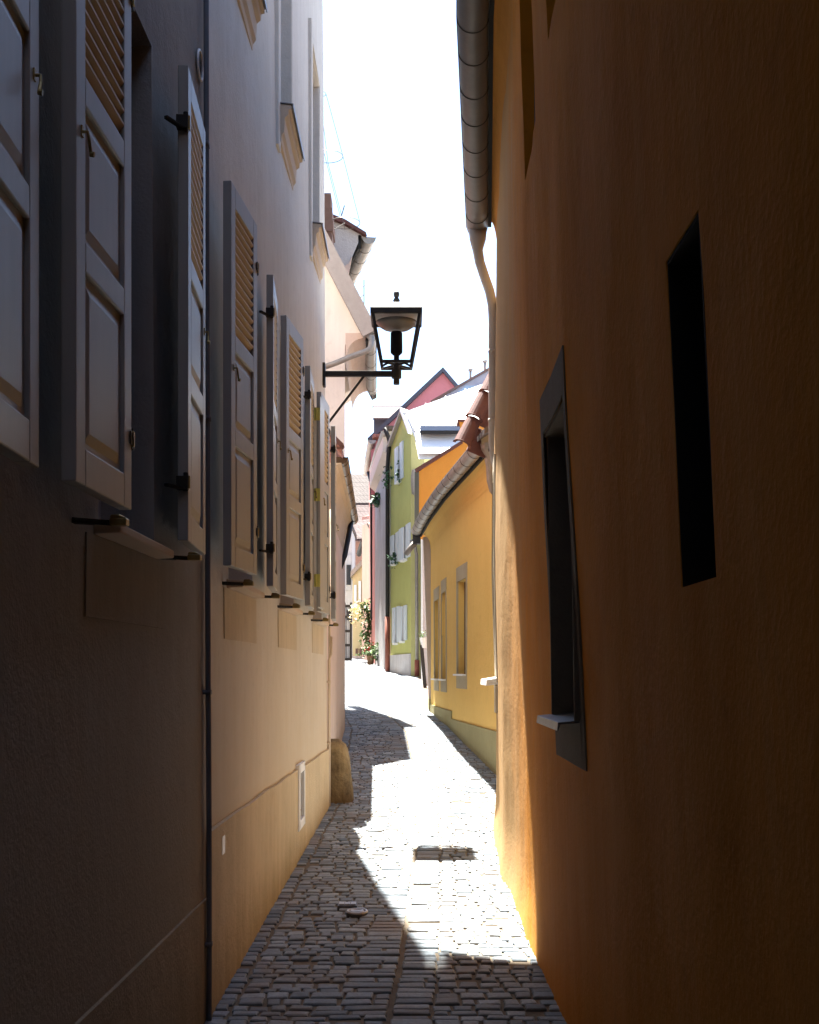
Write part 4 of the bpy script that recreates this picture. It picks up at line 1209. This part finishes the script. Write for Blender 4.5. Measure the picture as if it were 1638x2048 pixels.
# salmon house
sh, P = row_house('salmon_house', 'pale salmon house behind the climbing plant at the street bend', [(746,53.2),(724,57.0)], [at(0,1046,53.2).z, at(0,1050,57).z], 'salmon')
m = MB(); m.prism([at(724,1040,56.9), at(748,1036,53), V((2,54,9.6)), V((0,58,9.6))], (0,0,.14)); m.build('roof', M['tilered'], sh)
m = MB(); m.tube([at(737,1048,53), at(742,1056,52.8), at(748,1058,52.8)], .10, 8); m.build('downpipe', M['copper'], sh, smooth=True)
gutter(sh, [at(727,1080,57.5), at(718,1108,58.5)], .13, 'iron', [], 'iron')
# butter yellow end house
eh = front_house('end_house', 'small butter yellow house closing the street end beside black gate', [(705,1335),(705,1150),(734,1120),(734,1335)], 58.5, 3, 'butter')
m = MB(); m.prism([at(701,1155,58.3), at(735,1118,58.3), at(735,1108,58.3), at(701,1143,58.3)], (0,3.3,0)); m.build('roof', M['zinc'], eh)
for (u, v, uw, vh) in ((708,1170,5,42),(717,1162,5,42)):
    m = MB(); a = at(u,v+vh,58.45); c = at(u+uw,v,58.45); m.box((a.x,58.42,a.z),(c.x,58.5,c.z)); m.build('window', M['bluewhite'], eh)
for u in (711,719):
    m = MB(); a = at(u,1309,58.45); c = at(u+4,1297,58.45); m.box((a.x,58.42,a.z),(c.x,58.5,c.z)); m.build('cellar_vent', M['chimney'], eh)
m = MB(); a = at(705,1326,58.4); c = at(734,1312,58.4); m.box((a.x,58.41,a.z-.3),(c.x,58.49,c.z)); m.build('plinth', M['mauve'], eh)
# black gate
gt = thing('iron_gate', (at(696,0,55).x, 55, gz(55)), 'tall narrow black iron gate left of the butter yellow end house', 'gate')
z0, z1 = gz(55)-.05, at(0,1205,55).z
xa, xb = at(688,0,55).x, at(704,0,55).x
m = MB(); m.box((xa,54.95,z0),(xa+.07,55.05,z1)); m.box((xb-.09,54.95,z0),(xb,55.05,z1)); m.build('post', M['iron'], gt)
m = MB()
for zz in (.05,.7,1.35,2.0,2.5): m.box((xa+.07,54.97,z0+zz),(xb-.09,55.03,z0+zz+.12))
for k in range(3): m.box((xa+.10+k*.075,54.985,z0+.1),(xa+.13+k*.075,55.015,z1-.1))
m.build('bars', M['iron'], gt)
# white house behind gate
bw = front_house('white_street_house', 'white house at the far left street end above the black gate', [(660,1340),(660,1085),(704,1060),(704,1340)], 62, 4, 'whitewall')
m = MB(); a = at(691,1180,61.9); c = at(703,1110,61.9); m.box((a.x,61.85,a.z),(c.x,61.95,c.z)); f = m.build('window', M['whitewall'], bw)
m = MB(); a = at(693,1170,61.9); c = at(702,1130,61.9); m.box((a.x,61.80,a.z),(c.x,61.846,c.z)); m.build('pane', M['glass'], f)
m = MB(); a = at(693,1240,61.9); c = at(702,1220,61.9); m.box((a.x,61.80,a.z),(c.x,61.99,c.z)); m.build('window', M['glass'], bw)
m = MB(); m.prism([at(655,1088,61.8),at(706,1058,61.8),at(706,1050,61.8),at(655,1078,61.8)], (0,4.2,0)); m.build('roof', M['tilebrown'], bw)
# house with the great tiled roof
tr_ = thing('tiled_roof_house', (-2, 66, gz(66)), 'terracotta house under a great faded tiled roof at the street end', 'house')
m = MB(); a = at(660,1345,66); c = at(760,1084,66); m.box((a.x,66,a.z-.5),(c.x,72,c.z)); m.build('wall', M['salmon'], tr_)
m = MB()
e0, e1, q0, q1 = at(655,1086,65.7), at(765,1078,65.7), at(655,1014,67.8), at(765,1014,67.8)
m.prism([e0, e1, q1, q0], (0,.0,.12)); m.build('lower_roof', M['tilepink'], tr_)
m = MB(); t0, t1 = at(655,952,70.0), at(765,952,70.0)
m.prism([q0+V((0,.05,.13)), q1+V((0,.05,.13)), t1, t0], (0,0,.12)); m.build('upper_roof', M['tilebrown'], tr_)
m = MB(); m.box((t0.x, 70.0, 2), (t1.x, 72, t0.z)); m.build('back_wall', M['salmon'], tr_)
# ------------------------------------------------------------------ roofs over the right side
wm = thing('white_roof_house', (2.0, 34, gz(34)), 'house with a blinding white metal roof and dark skylight strip', 'house')
YR = 31.0
bl_, br_ = at(838,906,YR), at(1010,906,YR)
m0l, m0r = at(829,862,32.0), at(1010,862,32.0)
tl_, tr2 = at(812,824,34.4), at(1010,752,34.4)
m = MB()
m.add([bl_, br_, m0r, m0l, tl_, tr2], [(0,1,2,3),(3,2,5,4)])
m.add([p+V((0,.05,-.15)) for p in (bl_, br_, m0r, m0l, tl_, tr2)], [(0,1,2,3),(3,2,5,4)])
m.build('roof', M['whitemetal'], wm)
m = MB()
for u in (848, 880, 912, 945):
    a, c = at(u,852,32.3), at(u-14,815,34.3)
m.bar(at(824,857,32.0), at(1000,857,32.0), .05, .03)
for k in range(6):
    f = k/5
    a, c = m0l.lerp(m0r, f), tl_.lerp(tr2, f)
    m.bar(a+V((0,0,.02)), c+V((0,0,.02)), .03, .05)
m.build('seam', M['whitemetal'], wm)
m = MB(); a, c = at(840,866,31.7), at(924,853,31.7); m.obox((a.x,31.5,a.z), (c.x-a.x,0,0), (0,.5,.0), (0,.08,c.z-a.z)); so = m.build('skylight', M['skylight'], wm)
m = MB(); m.box((a.x,31.46,a.z-.07),(c.x,31.52,a.z+.02)); m.build('skylight_frame', M['iron'], so)
m = MB(); m.box((bl_.x+.1, YR+.3, .9), (br_.x, 38, bl_.z-.2)); m.build('wall', M['whitegrey'], wm)
m = MB(); m.bar(at(806,829,34.5), at(940,781,34.5), .12, .10); m.build('ridge_cap', M['white'], wm)
br2 = thing('blue_roof_house', (3.5, 44, gz(44)), 'mauve grey roof with blue flashing and two vent pipes behind white roof', 'house')
m = MB(); m.prism([at(868,800,43), at(986,733,43), at(1030,709,43), at(1030,800,43)], (0,5,0)); m.build('wall', M['mauveroof'], br2)
m = MB(); m.prism([at(905,792,41.5), at(932,771,41.5), at(1030,771,41.5), at(1030,792,41.5)], (0,1.3,0)); m.build('flashing', M['bluemetal'], br2)
m = MB(); m.bar(at(862,804,42.95), at(1030,708,42.95), .1, .08); m.build('roof_edge', M['chimney'], br2)
for u, v0, v1 in ((941,758,742),(970,740,725)):
    m = MB(); a, c = at(u,v0,43.2), at(u,v1,43.2); m.tube([a, c], .045, 10); m.tube([c, c+V((0,0,.08))], .085, 10); m.build('vent_pipe', M['zinc'], br2, smooth=True)
pg = front_house('pink_gable_house', 'strong pink gable with blue black verges rising over the green house', [(742,1000),(742,880),(886,742),(990,868),(990,1000)], 49.5, 6, 'gablepink', .6)
m = MB()
m.prism([at(735,887,49.3), at(886,743,49.3), at(886,734,49.3), at(735,876,49.3)], (.6,6.3,0))
m.prism([at(886,744,49.3), at(990,868,49.3), at(990,856,49.3), at(886,734,49.3)], (.6,6.3,0)); m.build('roof', M['slate'], pg)
dmr = thing('dormer_house', (at(770,0,58).x, 58, gz(58)), 'small tiled dormer peeping out left of the pink gable', 'house')
m = MB(); m.prism([at(746,840,56), at(802,840,56), at(802,816,58), at(746,816,58)], (0,0,.1)); m.build('roof', M['tilepink'], dmr)
m = MB(); m.bar(at(745,815,58), at(803,815,58), .16, .12); m.build('ridge', M['tilebrown'], dmr)
m = MB(); a, c = at(748,960,57), at(800,840,57); m.box((a.x,56.6,2.2),(c.x,59,c.z)); m.build('wall', M['slate'], dmr)
# ------------------------------------------------------------------ plants, pots and street bits
def leaves(pts, size, mat, parent, name, spread, n, drop=0):
    m = MB()
    for _ in range(n):
        p = V(random.choice(pts)) + V([random.gauss(0, s) for s in spread])
        q = Matrix.Rotation(random.uniform(0, 6.28), 3, 'Z') @ Matrix.Rotation(random.uniform(-1.2, 1.2), 3, 'X')
        s = size*random.uniform(.6, 1.3)
        vs = [p + q @ V(c) for c in ((0,-s*.5,0),(s*.35,0,s*.08),(0,s*.6,0),(-s*.35,0,s*.08))]
        m.add(vs, [(0,1,2),(0,2,3)])
    return m.build(name, M[mat], parent)
cpY = 51.5
cl = thing('climbing_plant', (at(737,0,cpY).x, cpY, gz(cpY)), 'leafy green climber growing up the salmon house front', 'climber')
stem = [at(736+4*math.sin(k*1.3), 1318-12*k, cpY) for k in range(10)]
m = MB(); m.tube(stem, .03, 6); m.build('stem', M['bark'], cl)
leaves(stem[1:], .16, 'leaf', cl, 'foliage', (.17,.15,.13), 650)
leaves([at(u,v,cpY+1.5) for u, v in ((712,1215),(718,1225),(728,1212),(708,1235),(722,1240))], .15, 'blossom', cl, 'blossoms', (.14,.15,.14), 200)
def pot(name, label, u, v, Y, r, h, mat, leafmat, n, flowers=0, spread=(.16,.15,.12)):
    b_ = at(u, v, Y); b_.z = gz(Y)
    t = thing(name, b_, label, 'flower pot')
    m = MB(); m.lathe(b_, [(r*.75,0),(r,h*.9),(r*1.08,h*.92),(r*1.08,h),(r*.9,h)], 14); m.build('pot', M[mat], t)
    tops = [b_+V((random.uniform(-r,r), random.uniform(-r,r), h+random.uniform(.05,.35))) for _ in range(8)]
    leaves(tops, .13, leafmat, t, 'foliage', spread, n)
    if flowers: leaves([p+V((0,-.15,.1)) for p in tops], .12, 'redpaint', t, 'blossoms', (.1,.05,.1), flowers)
pot('flower_pot', 'terracotta pot of red flowers nearest the climber', 741, 1332, 49.0, .16, .36, 'terra', 'leaf', 160, 60)
pot('flower_pot', 'wide black tub with leafy green plant below the white house', 765, 1338, 47.0, .24, .38, 'blackpot', 'leaf', 320, 0, (.22,.2,.13))
wb = thing('hanging_plant', at(780,955,40.4), 'dark green plant tuft hanging beside the black downpipe of green house', 'plant')
leaves([at(776,960,40.4), at(775,948,40.4)], .12, 'leafdark', wb, 'foliage', (.1,.08,.15), 60)
wb = thing('window_plant', at(800,950,39), 'leafy green plant on the upper window sill of the green house', 'plant')
leaves([at(797,950,38.7), at(798,940,38.7)], .11, 'leafdark', wb, 'foliage', (.06,.05,.14), 70)
wb = thing('window_plant', at(787,1120,39), 'leafy green plant on the middle window sill of the green house', 'plant')
leaves([at(786,1120,39.4), at(790,1114,39.3)], .12, 'leafdark', wb, 'foliage', (.09,.06,.12), 90)
fl = thing('wall_flag', at(754,1003,46), 'small green plant box fixed high on the flaking white house', 'plant box')
leaves([at(752,1003,46.4), at(756,1000,46)], .2, 'leafdark', fl, 'foliage', (.12,.2,.12), 120)
bn = thing('rubbish_bag_stand', (at(847,0,30).x, 30, gz(30)), 'dark leaning post with white pot and greenery past the yellow house', 'plant stand')
m = MB(); m.bar(at(843,1290,30), at(850,1375,30), .09, .09); m.build('post', M['blackpot'], bn)
m = MB(); m.lathe(at(850,1296,30), [(.08,0),(.13,.20),(.14,.26)], 12); m.build('pot', M['white'], bn)
leaves([at(848,1272,30)], .07, 'leaf', bn, 'foliage', (.07,.06,.05), 50)

# ------------------------------------------------------------------ unseen block added over the alley behind the viewer to cut sky light
ah = thing('sky_blocker_house', (0, -9, -.5), 'unseen block added over the alley behind the viewer to hold back sky', 'house')
m = MB(); m.box((-1.2,-14,3.0),(.95,-4.6,10.5)); m.build('wall', M['mauve'], ah)
m = MB(); m.prism([(-1.25,-4.5,10.5),(1.0,-4.5,10.5),(-.1,-4.5,11.6)],(0,-9.5,0)); m.build('roof', M['tilered'], ah)

# ------------------------------------------------------------------ unseen left row farther up, added to block sky from the facades opposite
for (y0, y1, x0, x1, h, lab) in ((26.2, 38, -2.9, -3.1, 11.0, 'unseen house block added beyond the grey house to keep sky off the street'), (38.3, 52, -3.2, -3.8, 10.0, 'unseen house block added farthest up on the left to keep sky off')):
    lh = thing('row_sky_blocker', (x0-3, (y0+y1)/2, gz(y0)), lab, 'house')
    m = MB(); m.add([(x0,y0,0),(x1,y1,0),(x1-7,y1,0),(x0-7,y0,0),(x0,y0,h),(x1,y1,h),(x1-7,y1,h),(x0-7,y0,h)],[(0,1,2,3),(4,5,6,7),(0,1,5,4),(1,2,6,5),(2,3,7,6),(3,0,4,7)]); m.build('wall', M['cream'], lh)
    m = MB(); m.add([(x0+.3,y0,h),(x1+.3,y1,h),(x1-7.3,y1,h),(x0-7.3,y0,h),(x0-3.5,y0,h+3),(x1-3.5,y1,h+3)],[(0,1,5,4),(2,3,4,5),(0,4,3),(1,2,5)]); m.build('roof', M['tilered'], lh)

m = MB(); m.box((-1.3,-14.35,-1.2),(1.2,-14.02,3.1)); m.build('back_wall', M['mauve'], ah)  # unseen closure added to stop light entering from behind the viewer
